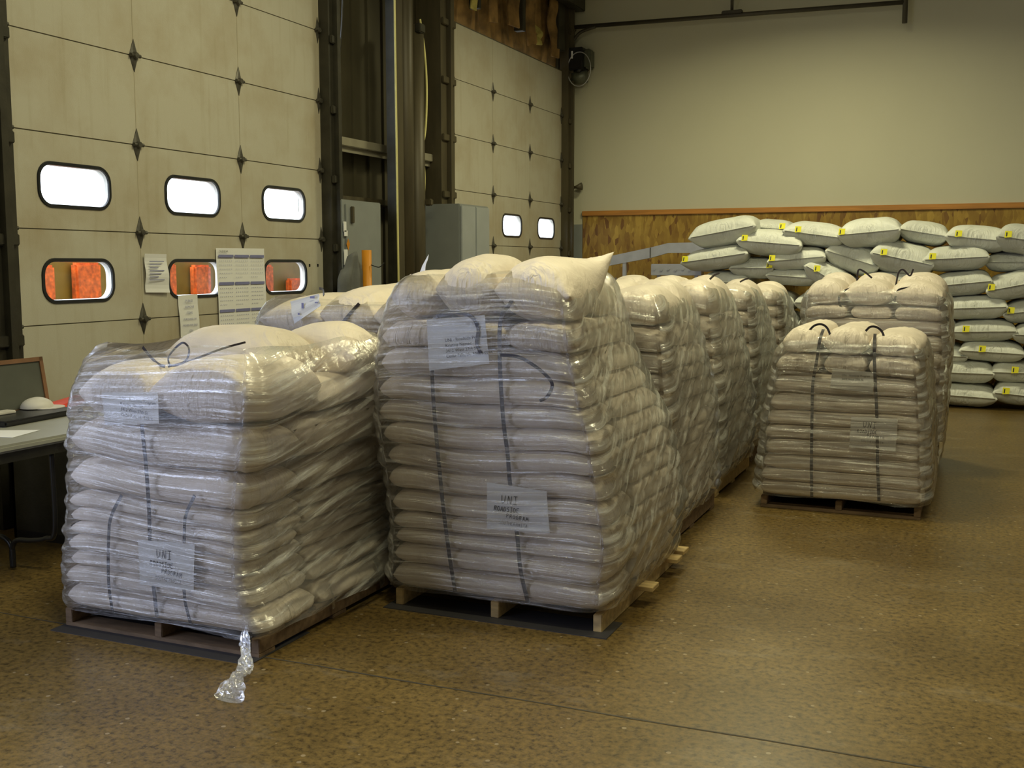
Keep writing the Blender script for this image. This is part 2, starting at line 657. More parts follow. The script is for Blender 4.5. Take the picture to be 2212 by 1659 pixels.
def ribbon(pts, width, thick=0.0016, side=None, n=10):
    """flat band along a path; side = direction of the band's width"""
    pth = smoothpath(pts, n)
    vs, fs = [], []
    sd = Vector(side) if side else None
    for i, p in enumerate(pth):
        t = (pth[min(i + 1, len(pth) - 1)] - pth[max(i - 1, 0)]).normalized()
        s = sd - t * sd.dot(t) if sd else t.cross(Vector((0, 1, 0)))
        if s.length < 1e-4:
            s = Vector((1, 0, 0))
        s.normalize()
        nn = t.cross(s).normalized()
        for a, b_ in ((-1, -1), (1, -1), (1, 1), (-1, 1)):
            vs.append(p + s * a * width / 2 + nn * b_ * thick / 2)
    for i in range(len(pth) - 1):
        for k in range(4):
            k2 = (k + 1) % 4
            fs.append((i * 4 + k, i * 4 + k2, i * 4 + 4 + k2, i * 4 + 4 + k))
    fs += [(3, 2, 1, 0), tuple(len(vs) - 4 + k for k in range(4))]
    m_ = MB()
    m_.add(vs, fs)
    return m_


def nz3(x, y, z):
    return noise.noise(Vector((x, y, z)))


# ------------------------------------------------------------------ room shell
XW, YB, XR, YF, ZC = -5.5, 14.8, 6.5, -5.0, 6.2
MB().box((XW - 0.4, YF - 0.3, -0.2), (XR + 0.3, YB + 0.3, 0)).build('floor', M['floor'], kind='structure', origin=(0, 0, 0))
MB().box((XW - 0.5, YF - 0.3, ZC), (XR + 0.3, YB + 0.3, ZC + 0.2)).build('ceiling', M['wall_dark'], kind='structure')
MB().box((XW - 0.10, YB, 0), (XR + 0.3, YB + 0.2, ZC)).build('wall_back', M['wall'], kind='structure')
MB().box((XR, YF, 0), (XR + 0.3, YB, ZC)).build('wall_right', M['wall_dark'], kind='structure')
MB().box((XW - 0.5, YF - 0.3, 0), (XR + 0.3, YF, ZC)).build('wall_front', M['wall_dark'], kind='structure')
# left wall: siding with the two dock doors let in
D1 = (4.93, 8.43)
D2 = (11.0, 14.5)
ZD = 4.27
w = MB()
w.box((XW - 0.28, YF, 0), (XW - 0.25, D1[0], ZC))
w.box((XW - 0.28, D1[0] - 0.2, ZD + 0.2), (XW - 0.25, D1[1] + 0.25, ZC))
w.box((XW - 0.28, D1[1] + 0.25, 0), (XW - 0.25, D2[0], ZC))
w.box((XW - 0.28, D2[0], ZD + 0.2), (XW - 0.25, YB, ZC))
w.box((XW - 0.10, D2[1] - 0.01, 0), (XW - 0.05, YB, ZC))
w.box((XW - 0.25, 8.42, 0), (XW - 0.06, 8.45, ZC))
for y in [8.75 + 0.3 * k for k in range(8)]:      # siding ribs
    w.box((XW - 0.25, y, 0), (XW - 0.225, y + 0.05, ZC))
w.build('wall_left', M['metal_siding'], kind='structure')
w = MB()
w.box((XW - 0.25, YF, 0), (XW - 0.02, 4.75, ZC))
w.box((XW - 0.25, 4.93, ZD + 0.02), (XW - 0.06, 8.43, ZC))
w.build('wall_left_liner', M['wall_dark'], kind='structure')

# jamb steel and door tracks
def angle_track(name, y0, y1, z1, mt, x0=XW - 0.24, x1=XW + 0.10):
    m_ = MB()
    m_.box((x0, y0, 0), (x1, y1, z1))
    ym = y0 + (y1 - y0) * 0.5
    m_.box((x1, ym - 0.02, 0), (x1 + 0.05, ym + 0.03, z1))
    z = 0.5
    while z < z1:
        m_.box((x1, y0 + 0.01, z), (x1 + 0.03, y1 - 0.01, z + 0.07), bevel=0.006)
        z += 0.61
    return m_.build(name, mt, kind='structure')


angle_track('trim_1', 4.72, 4.935, ZC, M['steel_dark'])
angle_track('trim_2', 8.425, 8.60, ZC, M['steel_dark'], x0=XW - 0.03)
angle_track('trim_3', 10.68, 11.01, ZC, M['steel_brown'], x1=XW + 0.06)
angle_track('trim_4', 14.49, 14.66, ZC, M['steel_brown'], x0=XW - 0.03)
# girts between the doors
MB().box((XW - 0.22, 8.6, 2.71), (XW - 0.04, 10.68, 2.79), bevel=0.006).box((XW - 0.10, 8.6, 2.66), (XW - 0.08, 10.68, 2.79)).build('trim_5', M['girt'], kind='structure')
MB().box((XW - 0.22, 8.6, 2.19), (XW - 0.06, 10.68, 2.25), bevel=0.006).build('trim_6', M['steel_brown'], kind='structure')
MB().box((XW - 0.22, 8.6, 5.0), (XW - 0.04, 10.68, 5.1), bevel=0.006).build('trim_7', M['girt'], kind='structure')
# dark plate beside the back-wall corner and strand board wainscot with its cap board
MB().box((XW - 0.05, 14.66, 0), (XW, YB, 4.6)).box((XW, YB - 0.02, 0), (-5.285, YB, 2.17)).build('trim_8', M['grey_paint'], kind='structure')
MB().box((-5.28, YB - 0.018, 0), (XR, YB, 2.29)).build('trim_9', M['osb'], kind='structure', origin=(0, YB, 0))
MB().box((-5.285, YB - 0.045, 2.285), (XR, YB, 2.355), bevel=0.006).build('trim_10', M['osb_trim'], kind='structure', origin=(0, YB, 2.3))

# sawn joint across the floor
j = MB()
xs = [-5.4 + 0.12 * k for k in range(98)]
vs, fs = [], []
for k, x in enumerate(xs):
    yy = 3.60 + 0.02 * nz3(x * 1.3, 0, 3) + 0.018 * x * 0.6
    wd = 0.004 + 0.003 * abs(nz3(x * 5, 2, 1))
    vs += [(x, yy - wd, 0.0012), (x, yy + wd, 0.0012)]
for k in range(len(xs) - 1):
    fs.append((2 * k, 2 * k + 2, 2 * k + 3, 2 * k + 1))
j.add(vs, fs)
j.build('floor_joint', M['crack'], kind='structure')

# ------------------------------------------------------------------ dock doors
def rrect(cy, cz, hw, hh, r, n=8):
    pts = []
    for (sy, sz, a0) in ((1, 1, 0), (-1, 1, 90), (-1, -1, 180), (1, -1, 270)):
        for k in range(n + 1):
            a = R(a0 + 90 * k / n)
            pts.append((cy + sy * (hw - r) + math.cos(a) * r, cz + sz * (hh - r) + math.sin(a) * r))
    return pts


def panel_cell(m_, y0, y1, z0, z1, hole, x):
    """front skin of one bay of a door section with a rounded window opening"""
    cy = sum(p[0] for p in hole) / len(hole)
    cz = sum(p[1] for p in hole) / len(hole)
    outer = []
    for (py, pz) in hole:
        dy, dz = py - cy, pz - cz
        t = 1e9
        if abs(dy) > 1e-9:
            t = min(t, ((y1 if dy > 0 else y0) - cy) / dy)
        if abs(dz) > 1e-9:
            t = min(t, ((z1 if dz > 0 else z0) - cz) / dz)
        outer.append((cy + dy * t, cz + dz * t))
    # snap the nearest outer points to the corners
    for c in ((y1, z1), (y0, z1), (y0, z0), (y1, z0)):
        i = min(range(len(outer)), key=lambda q: (outer[q][0] - c[0]) ** 2 + (outer[q][1] - c[1]) ** 2)
        outer[i] = c
    n = len(hole)
    vs = [(x, p[0], p[1]) for p in hole] + [(x, p[0], p[1]) for p in outer] + [(x - 0.05, p[0], p[1]) for p in hole]
    fs = []
    for k in range(n):
        k2 = (k + 1) % n
        fs.append((k, n + k, n + k2, k2))
        fs.append((k, k2, 2 * n + k2, 2 * n + k))
    m_.add(vs, fs)


def diamond_hinge(door, y, z, left=False, half=None):
    m_ = MB()
    x = XW
    hh, hw = 0.115, 0.045
    s = 0.6 if left else 1.0
    for sgn in (1, -1):
        # leaf: tapering plate with a raised rib
        vs = [(x + 0.001, y - hw * s, z), (x + 0.001, y + hw * s, z), (x + 0.001, y, z + sgn * hh), (x + 0.016, y - hw * 0.5, z), (x + 0.016, y + hw * 0.5, z), (x + 0.006, y, z + sgn * hh * 0.96)]
        m_.add(vs, [(0, 3, 5, 2), (1, 2, 5, 4), (3, 4, 5), (0, 1, 4, 3)])
    m_.tube([(x + 0.018, y - hw * 1.05, z), (x + 0.018, y + hw * 1.05, z)], 0.013, 10)
    m_.tube([(x + 0.01, y, z), (x + 0.036, y, z)], [0.028, 0.02], 10)
    return m_.build('hinge', M['hinge'], door)


def dock_door(name, Y0, Y1, win_rows, n=7):
    door = bpy.data.objects.new(name, None)
    COL.objects.link(door)
    door.location = (XW, (Y0 + Y1) / 2, 0)
    door['kind'] = 'structure'
    bays = 3
    bw = (Y1 - Y0) / bays
    for k in range(n):
        z0, z1 = 0.61 * k + 0.004, 0.61 * (k + 1) - 0.004
        m_ = MB()
        for bi in range(bays):
            a, b_ = Y0 + bw * bi, Y0 + bw * (bi + 1)
            if k in win_rows:
                zc = win_rows[k]
                hole = rrect((a + b_) / 2, zc, 0.300, 0.130, 0.095)
                panel_cell(m_, a, b_, z0, z1, hole, XW)
            else:
                m_.add([(XW, a, z0), (XW, b_, z0), (XW, b_, z1), (XW, a, z1)], [(0, 1, 2, 3)])
        # rounded lips at the section's top and bottom
        for (za, zb) in ((z0, z0 - 0.0), (z1, z1)):
            pass
        m_.add([(XW, Y0, z0), (XW, Y1, z0), (XW - 0.02, Y1, z0 - 0.003), (XW - 0.02, Y0, z0 - 0.003)], [(0, 3, 2, 1)])
        m_.add([(XW, Y0, z1), (XW, Y1, z1), (XW - 0.02, Y1, z1 + 0.003), (XW - 0.02, Y0, z1 + 0.003)], [(0, 1, 2, 3)])
        p = m_.build('door_section', M['door'], door)
        if k in win_rows:
            zc = win_rows[k]
            for bi in range(bays):
                cy = Y0 + bw * (bi + 0.5)
                o_ = rrect(cy, zc, 0.318, 0.148, 0.112)
                i_ = rrect(cy, zc, 0.292, 0.122, 0.088)
                nn = len(o_)

                def rings(loops):
                    vs_ = [q_ for lp in loops for q_ in lp]
                    fs_ = []
                    for r_ in range(len(loops) - 1):
                        for q in range(nn):
                            q2 = (q + 1) % nn
                            fs_.append((r_ * nn + q, r_ * nn + q2, (r_ + 1) * nn + q2, (r_ + 1) * nn + q))
                    return vs_, fs_
                f_ = MB()
                f_.add(*rings([[(XW + 0.001, *q) for q in o_], [(XW + 0.008, cy + (q[0] - cy) * 0.99, zc + (q[1] - zc) * 0.98) for q in o_],
                               [(XW + 0.008, cy + (q[0] - cy) * 1.01, zc + (q[1] - zc) * 1.02) for q in i_], [(XW - 0.004, *q) for q in i_]]))
                fr = f_.build('window_frame', M['rubber'], door)
                f_ = MB()
                f_.add(*rings([[(XW - 0.004, *q) for q in i_], [(XW - 0.05, *q) for q in i_]]))
                f_.build('window_reveal', M['white_plastic'], fr)
                g_ = MB()
                g_.add([(XW - 0.03, *q) for q in i_], [tuple(range(nn))])
                g_.build('pane', M['pane'], fr)
    back = MB()
    # foam core and joint shadow gap behind the skins, left open at the window rows
    segs = []
    for k in range(n + 1):
        back.box((XW - 0.03, Y0, 0.61 * k - 0.012), (XW - 0.006, Y1, 0.61 * k + 0.012))
    back.build('joint_gasket', M['joint'], door)
    core = MB()
    for k in range(n):
        if k not in win_rows:
            core.box((XW - 0.05, Y0, 0.61 * k), (XW - 0.03, Y1, 0.61 * (k + 1)))
        else:
            zc = win_rows[k]
            core.box((XW - 0.05, Y0, 0.61 * k), (XW - 0.03, Y1, zc - 0.14))
            core.box((XW - 0.05, Y0, zc + 0.14), (XW - 0.03, Y1, 0.61 * (k + 1)))
            for bi in range(bays):
                a, b_ = Y0 + bw * bi, Y0 + bw * (bi + 1)
                cy = (a + b_) / 2
                core.box((XW - 0.05, a, zc - 0.14), (XW - 0.03, cy - 0.305, zc + 0.14))
                core.box((XW - 0.05, cy + 0.305, zc - 0.14), (XW - 0.03, b_, zc + 0.14))
    core.build('back_skin', M['door'], door)
    seams = MB()
    for bi in range(1, bays):
        y = Y0 + bw * bi
        seams.box((XW, y - 0.004, 0), (XW + 0.0015, y + 0.004, 0.61 * n))
    seams.build('stile_seam', M['seam'], door)
    for k in range(1, n):
        for bi in range(0, bays + 1):
            y = Y0 + bw * bi
            if bi == 0:
                y += 0.035
            if bi == bays:
                y -= 0.03
            if name == 'door_1' and bi == 2 and k == 2:      # this one is covered by the wall calendar
                continue
            diamond_hinge(door, y, 0.61 * k, left=bi in (0, bays))
    return door


dock_door('door_1', D1[0], D1[1], {2: 1.50, 3: 2.115})
dock_door('door_2', D2[0], D2[1], {2: 1.50, 3: 2.09})

# outside: yard, parked trailer side with orange stacks in front
MB().box((-40, -20, -0.3), (XW - 0.5, 40, -0.05)).build('yard_ground', M['conc_out'], kind='structure')
t = empty('trailer', (-7.1, 8.5, -0.05), 'olive-brown trailer body parked outside, seen through the lower door windows', 'trailer')
MB().box((-7.4, 5.2, 0.35), (-7.08, 12.5, 1.66), bevel=0.02).build('body', M['olive'], t)
for y in (5.9, 8.0, 11.2):
    MB().tube([(-7.35, y, 0.40), (-7.02, y, 0.40)], 0.45, 24).build('wheel', M['rubber'], t)
for n_, (a, b_, top) in enumerate([(6.46, 6.75, 1.60), (6.97, 7.26, 1.62), (7.98, 8.22, 1.62), (8.47, 8.72, 1.60), (9.50, 9.75, 1.60), (10.05, 10.30, 1.45)]):
    lab = ['leftmost orange-red post outside, seen through the bottom-left door window',
           'orange-red post on the right side of the bottom-left door window',
           'orange-red post on the left side of the lower middle door window',
           'orange-red post on the right side of the lower middle door window',
           'orange-red post on the left side of the lower right door window',
           'short orange-red post low in the right of the lower right door window'][n_]
    o = MB().box((-7.06, a, -0.05), (-6.98, b_, top), bevel=0.02).build('barrier_post', M['orange_red'])
    tag(o, lab, 'post', 'orange-red posts outside the door')

# ------------------------------------------------------------------ between the doors
c = empty('steel_column', (-5.3, 9.62, 0), 'dark steel building column standing between the two dock doors', 'column')
MB().box((-5.40, 9.44, 0), (-5.30, 9.455, ZC)).box((-5.40, 9.455, 0), (-5.385, 9.62, ZC)).build('web', M['steel_dark'], c)
MB().box((-5.42, 9.46, 0), (-5.30, 9.60, ZC), bevel=0.01).build('flange', M['steel_brown'], c)
o = MB().tube([(-5.34, 9.70, 0), (-5.34, 9.70, ZC)], 0.085, 24).build('downpipe', M['steel_brown'], smooth=True)
tag(o, 'tall round brown pipe running from floor to roof beside the steel column', 'pipe')
p = empty('vent_pipe', (-5.34, 9.93, 0), 'shorter round brown pipe with an open top between the doors', 'pipe')
MB().tube([(-5.34, 9.93, 0), (-5.34, 9.93, 3.98)], 0.085, 24).build('pipe_body', M['steel_brown'], p, smooth=True)
MB().box((-5.30, 9.84, 3.90), (-5.24, 9.96, 3.99), bevel=0.01).build('bracket', M['steel_dark'], p)
MB().box((-5.27, 9.96, 2.20), (-5.20, 10.03, 2.27), bevel=0.01).build('valve', M['steel_brown'], p)
o = MB().tube([(-5.22, 9.33, 0.0), (-5.22, 9.31, 2.0), (-5.22, 9.30, 4.0), (-5.22, 9.29, ZC)], 0.011, 8).build('pull_rope', M['cord_and_light_gap'], smooth=True)
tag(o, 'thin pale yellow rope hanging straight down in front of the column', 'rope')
o = ribbon([(-5.30, 9.96, 4.05), (-5.30, 10.05, 3.75), (-5.30, 10.09, 3.40), (-5.30, 10.06, 3.0), (-5.30, 9.98, 2.78)], 0.022, 0.01, side=(0, 1, 0)).build('light_gap_strip', M['cord_and_light_gap'])  # strip added to paint light showing through a gap in torn insulation
tag(o, 'bowed yellow-green strip standing in for a light gap beside the open-topped pipe', 'light gap')
o = ribbon([(-5.30, 10.0, 2.7), (-5.30, 10.03, 2.5), (-5.30, 10.01, 2.3), (-5.30, 9.97, 2.22)], 0.016, 0.01, side=(0, 1, 0)).build('light_gap_strip', M['cord_and_light_gap'])  # lower piece of that gap, its light put into the pale colour
tag(o, 'short bowed yellow-green strip standing in for a light gap above the grey cabinet', 'light gap')

e_ = empty('electrical_panel', (-5.4, 8.85, 0), 'flat grey electrical panel on the wall right of the large door', 'panel')
MB().box((-5.66, 8.50, 0.9), (-5.34, 9.20, 2.19), bevel=0.008).build('box_body', M['grey_paint'], e_)
MB().box((-5.34, 8.55, 0.95), (-5.325, 9.16, 2.15), bevel=0.004).build('panel_door', M['grey_paint'], e_)
MB().box((-5.325, 8.62, 1.98), (-5.30, 8.66, 2.13), bevel=0.005).build('hasp', M['steel_brown'], e_)
for (a, b_, c_, d_) in ((8.50, 8.545, 1.90, 1.99), (8.51, 8.565, 1.86, 1.91), (8.50, 8.56, 1.60, 1.74), (8.49, 8.53, 1.48, 1.56)):
    MB().box((-5.324, a, c_), (-5.320, b_, d_)).build('sticker', M['paper'], e_)
st_ = MB()
st_.add([(-5.319, 8.57, 1.73), (-5.319, 8.60, 1.79), (-5.319, 8.57, 1.84), (-5.319, 8.54, 1.79)], [(0, 1, 2, 3)])
st_.build('warning_diamond', M['orange'], e_)
o = MB().tube([(-5.2, 8.69, 0), (-5.2, 8.69, 1.735)], 0.045, 20).build('orange_pole', M['orange'], smooth=True)
tag(o, 'short orange pole standing in front of the grey electrical panel', 'pole')
ribbon([(-5.15, 8.68, 1.60), (-5.10, 8.74, 1.58), (-5.08, 8.80, 1.62)], 0.008, 0.006, side=(0, 0, 1)).build('wire_hook', M['black'], o)
# grey coat hanging in front of the panel
m_ = MB()
rows, cols = 18, 16
vs, fs = [], []
for i in range(rows + 1):
    z = 1.72 - 0.75 * i / rows
    wd = 0.06 + 0.13 * min(1, i / 6.0) + 0.02 * i / rows
    for k in range(cols + 1):
        u = -1 + 2 * k / cols
        fold = 0.022 * math.sin(u * 9 + i * 0.15) * min(1, i / 5)
        vs.append((-5.22 + fold - 0.05 * u * u, 8.53 + wd * u, z - 0.05 * u * u * (i < 4)))
for i in range(rows):
    for k in range(cols):
        a = i * (cols + 1) + k
        fs.append((a, a + 1, a + cols + 2, a + cols + 1))
m_.add(vs, fs)
o = m_.build('hanging_coat', M['cloth_grey'], smooth=True)
sol = o.modifiers.new('thickness', 'SOLIDIFY')
sol.thickness = 0.012
tag(o, 'dark grey work coat hanging in front of the electrical panel', 'coat')
# loose rag of insulation on the wall above the panel
o = ribbon([(-5.62, 8.66, 2.62), (-5.58, 8.70, 2.5), (-5.60, 8.74, 2.36)], 0.06, 0.01, side=(0, 1, 0)).build('insulation_rag', M['metal_siding'])
tag(o, 'torn pale flap hanging on the siding above the electrical panel', 'flap')
o = MB().tube(smoothpath([(-5.46, 8.66, 5.4), (-5.44, 8.72, 4.6), (-5.45, 8.76, 4.1), (-5.46, 8.72, 3.6), (-5.5, 8.68, 3.2)]), 0.008, 8).build('wall_cable', M['black'], smooth=True)
tag(o, 'dark cable hanging loosely just right of the large door track', 'cable')

# tall grey cabinet
cb = empty('metal_cabinet', (-5.24, 10.66, 0), 'tall light grey metal cabinet standing against the wall before the far door', 'cabinet')
MB().box((-5.48, 10.30, 0.06), (-5.04, 11.02, 2.235), bevel=0.006).build('carcass', M['grey_paint'], cb)
for (a, b_) in ((10.315, 10.652), (10.668, 11.005)):
    MB().box((-5.04, a, 0.08), (-5.018, b_, 2.215), bevel=0.006).build('cabinet_door', M['grey_paint_lt'], cb)
MB().box((-5.02, 10.68, 1.05), (-4.99, 10.70, 1.20), bevel=0.004).build('handle', M['galv'], cb)
MB().box((-5.46, 10.32, 0.0), (-5.06, 11.0, 0.06)).build('plinth', M['steel_dark'], cb)

# torn brown insulation above the far door
ib = MB()
rows, cols = 26, 110
vs, fs = [], []
for i in range(rows + 1):
    z = 4.24 + 1.6 * i / rows
    for k in range(cols + 1):
        y = 10.9 + 3.75 * k / cols
        x = -5.62 + 0.10 * nz3(y * 3.2, z * 0.5, 4.1) + 0.06 * nz3(y * 9, z * 0.9, 1.1)
        vs.append((x, y, z - (0.05 * abs(nz3(y * 6, 0, 2)) if i == 0 else 0)))
for i in range(rows):
    for k in range(cols):
        a = i * (cols + 1) + k
        fs.append((a, a + 1, a + cols + 2, a + cols + 1))
ib.add(vs, fs)
o = ib.build('wall_insulation', M['insul'], smooth=True)
o.modifiers.new('thickness', 'SOLIDIFY').thickness = 0.03
tag(o, 'crumpled brown insulation blanket covering the wall above the far door', 'insulation')
random.seed(5)
for n_, (y, z1, z0, wd, mt) in enumerate([(11.35, 5.6, 4.45, 0.10, 'insul_lt'), (11.9, 5.7, 4.42, 0.16, 'insul'), (12.5, 5.7, 4.5, 0.22, 'insul'), (13.15, 5.6, 4.40, 0.20, 'insul'), (13.42, 4.66, 4.42, 0.12, 'insul_lt'), (13.95, 5.5, 4.38, 0.18, 'insul')]):
    pts = [(-5.42 + random.uniform(-.03, .03), y + random.uniform(-.05, .05) + (z1 - z) * 0.08, z) for z in [z1 + (z0 - z1) * q / 5 for q in range(6)]]
    o = ribbon(pts, wd, 0.02, side=(0.25, 1, 0)).build('insulation_strip', M[mt])
    tag(o, ['thin pale torn strip hanging nearest the camera above the far door',
            'dark brown torn strip, second from the left above the far door',
            'wide brown torn strip hanging over the middle of the far door',
            'brown torn strip right of the middle above the far door',
            'small yellow torn flap just above the far door top edge',
            'brown torn strip nearest the corner above the far door'][n_], 'insulation strip', 'torn insulation above the far door')
for n_, (y0, y1) in enumerate(((11.55, 11.63), (12.85, 12.95), (14.1, 14.35))):
    o = MB().box((-5.52, y0, 4.5), (-5.40, y1, ZC), bevel=0.005).build('header_post', M['steel_dark'])
    tag(o, ['dark steel post above the far door, nearest the camera', 'dark steel post above the middle of the far door', 'dark steel post above the far door, nearest the corner'][n_], 'post', 'posts above the far door')
o = MB().box((-5.40, 10.9, 5.1), (-5.25, 14.75, 5.35), bevel=0.01).build('header_beam', M['steel_dark'])
tag(o, 'dark steel beam crossing high above the far door', 'beam')

# door operator with hand chain in the corner
mo = empty('door_operator', (-5.25, 14.55, 4.1), 'black motor door operator with chain wheel high in the corner by the far door', 'door opener')
MB().box((-5.42, 14.50, 4.28), (-5.20, 14.78, 4.58), bevel=0.012).build('motor_box', M['black'], mo)
MB().box((-5.20, 14.56, 4.30), (-5.11, 14.76, 4.56), bevel=0.02).build('end_cover', M['lens'], mo)
MB().box((-5.36, 14.49, 4.43), (-5.34, 14.50, 4.53)).build('label_plate', M['paper'], mo)
MB().tube([(-5.40, 14.62, 4.19), (-5.18, 14.62, 4.19)], 0.085, 20).build('gearbox', M['lens'], mo, smooth=True)
MB().tube([(-5.27, 14.56, 4.28), (-5.27, 14.52, 4.28)], 0.04, 16).build('hub', M['black'], mo, smooth=True)
ring = [(-5.25 + 0.17 * math.sin(a), 14.50, 4.28 + 0.23 * math.cos(a)) for a in [2 * math.pi * k / 40 for k in range(41)]]
MB().tube(ring, 0.007, 8, cap=False).build('chain_loop', M['galv'], mo, smooth=True)
MB().box((-5.50, 14.50, 4.0), (-5.42, 14.66, 4.75)).build('mounting_plate', M['steel_dark'], mo)
o = MB().tube([(-5.49, 14.70, 2.68), (-5.36, 14.70, 2.69), (-5.27, 14.70, 2.70)], [0.02, 0.02, 0.055], 16).build('wall_horn', M['steel_brown'], smooth=True)
tag(o, 'small brown horn-shaped bracket on the corner wall beside the far door track', 'horn')
o = MB().box((-5.46, 14.6, 2.3), (-5.40, 14.66, 2.55), bevel=0.01).build('switch_box', M['black'])
tag(o, 'small black switch box on the track edge left of the strand board', 'switch')

# conduit on the back wall
pp = empty('sprinkler_pipe', (-3.2, 14.6, 4.4), 'dark iron pipe running high across the cream back wall', 'pipe')
MB().tube([(-5.42, 14.6, 4.87), (-1.03, 14.6, 4.81)], 0.028, 14).build('main_run', M['pipe'], pp, smooth=True)
MB().tube(smoothpath([(-5.05, 14.6, 4.85), (-5.25, 14.6, 4.80), (-5.36, 14.6, 4.70), (-5.41, 14.6, 4.55)]), 0.022, 12).build('elbow', M['pipe'], pp, smooth=True)
MB().tube([(-3.17, 14.6, 4.84), (-3.17, 14.6, ZC)], 0.02, 12).build('hanger_rod', M['pipe'], pp, smooth=True)
MB().box((-3.30, 14.56, 4.855), (-3.03, 14.64, 4.90), bevel=0.01).build('hanger_clamp', M['pipe'], pp)
MB().tube([(-1.03, 14.6, 4.56), (-1.03, 14.6, ZC)], 0.032, 14).build('drop_post', M['pipe'], pp, smooth=True)
MB().tube([(-5.42, 14.6, 4.87), (-5.42, 14.79, 4.87)], 0.022, 12).build('wall_stub', M['pipe'], pp, smooth=True)

# conveyor frame and tray behind the pallets
cv = empty('conveyor', (-3.9, 14.2, 0), 'grey bent steel conveyor rail leaning along the strand board behind the pallets', 'conveyor')
m_ = MB()
prof = [(-4.75, 1.575, 1.70), (-4.10, 1.69, 1.83), (-3.87, 1.755, 1.885), (-3.55, 1.755, 1.89), (-3.05, 1.70, 1.84), (-2.6, 1.60, 1.74)]
vs, fs = [], []
for (x, a, b_) in prof:
    vs += [(x, 14.20, a), (x, 14.20, b_), (x, 14.26, b_), (x, 14.26, a)]
for i in range(len(prof) - 1):
    for k in range(4):
        k2 = (k + 1) % 4
        fs.append((4 * i + k, 4 * i + k2, 4 * i + 4 + k2, 4 * i + 4 + k))
fs += [(0, 1, 2, 3), tuple(len(vs) - 1 - k for k in range(4))]
m_.add(vs, fs)
m_.build('side_rail', M['galv'], cv)
for x in (-4.5, -3.0):
    MB().box((x, 14.21, 0), (x + 0.05, 14.26, 1.68), bevel=0.004).build('leg', M['galv'], cv)
MB().box((-4.115, 14.193, 1.69), (-4.105, 14.20, 1.825)).build('joint_strip', M['steel_dark'], cv)
ty = empty('perforated_tray', (-3.8, 14.0, 0), 'shiny perforated metal tray left of the loose sack pile', 'tray')
MB().box((-4.02, 13.93, 1.46), (-3.35, 14.10, 1.61), bevel=0.006).build('tray_body', M['galv'], ty)
for x in (-3.95, -3.45):
    MB().box((x, 13.98, 0), (x + 0.04, 14.02, 1.46)).build('leg', M['galv'], ty)
for k in range(6):
    x = -3.97 + 0.095 * k
    MB().tube([(x, 13.929, 1.545 - 0.01 * (k % 2)), (x, 13.915, 1.545 - 0.01 * (k % 2))], 0.018, 10).build('roller', M['galv'], ty)

# ------------------------------------------------------------------ sacks
SACK_UV = []


def put_uv(me):
    uvl = me.uv_layers.new(name='UVMap')
    for lp in me.loops:
        uvl.data[lp.index].uv = SACK_UV[lp.vertex_index]


def sack_mesh(Lx, Wy, T, seed, nu=36, nv=26, ea=(5.0, 2.2), eb=(5.0, 2.2), round_=0.10, ear=0.0, wr=1.0, pinch=0.0, sag=0.0, flatten=0.0, raise_corner=None):
    """stuffed sack: long axis = x; base plane z = 0; creases gather towards its two short ends"""
    vs, fs, idx = [], [], {}
    S_ = seed * 7.13
    SACK_UV.clear()

    def clus(i, n):
        t = -1 + 2 * i / n
        return math.sin(t * math.pi / 2) * 0.75 + t * 0.25

    for side in (1, -1):
        for i in range(nu + 1):
            for k in range(nv + 1):
                edge = i in (0, nu) or k in (0, nv)
                if side == -1 and edge:
                    idx[(side, i, k)] = idx[(1, i, k)]
                    continue
                u, v_ = clus(i, nu), clus(k, nv)
                f = max(0.0, 1 - abs(u) ** ea[0]) ** (1 / ea[1]) * max(0.0, 1 - abs(v_) ** eb[0]) ** (1 / eb[1])
                x = Lx / 2 * u * math.sqrt(max(0, 1 - round_ * v_ * v_)) * (1 - pinch * (1 - v_ * v_) * abs(u) ** 3)
                y = Wy / 2 * v_ * math.sqrt(max(0, 1 - round_ * u * u)) * (1 - pinch * (1 - u * u) * abs(v_) ** 3)
                h = T / 2 * f
                endm = max(0.0, (abs(u) - 0.55) / 0.45)
                sgn = 1 if u > 0 else -1
                # radial gathers and concentric folds towards the ends
                g = nz3(v_ * 7 + S_, sgn * 3 + S_, side * 1.7) * 0.55 + nz3(v_ * 15 + S_, sgn * 5, side) * 0.3
                c = nz3(math.hypot((1 - abs(u)) * 9, v_ * 2.2) * 2.4 + S_, v_ * 0.8, sgn * 2 + side)
                body = nz3(u * 1.8 + S_, v_ * 1.8, side * 2.2)
                h *= 1 + wr * (0.20 * endm * g + 0.16 * endm * c) + 0.08 * body
                x *= 1 + 0.012 * nz3(v_ * 3 + S_, 4.4, sgn)
                y *= 1 + 0.02 * nz3(u * 3 + S_, 8.4, 1)
                if ear:
                    cc = (abs(u) * abs(v_)) ** 6
                    x += ear * sgn * cc
                z = T / 2 + side * h * (1.0 if side == 1 else 1.0 - flatten * 0.3)
                z -= sag * (u * u + 0.6 * v_ * v_)
                if raise_corner:
                    cu, cv_, amt, out_ = raise_corner
                    wgt = max(0, u * cu) ** 1.7 * max(0, v_ * cv_) ** 1.7
                    z += amt * wgt
                    y += out_ * wgt * cv_
                idx[(side, i, k)] = len(vs)
                vs.append(Vector((x, y, z)))
                SACK_UV.append((Lx / 2 * (1 - abs(u)) + 0.004, Wy / 2 * v_))
    for side in (1, -1):
        for i in range(nu):
            for k in range(nv):
                q = (idx[(side, i, k)], idx[(side, i + 1, k)], idx[(side, i + 1, k + 1)], idx[(side, i, k + 1)])
                if side == -1:
                    q = q[::-1]
                if len(set(q)) == 4:
                    fs.append(q)
    return vs, fs


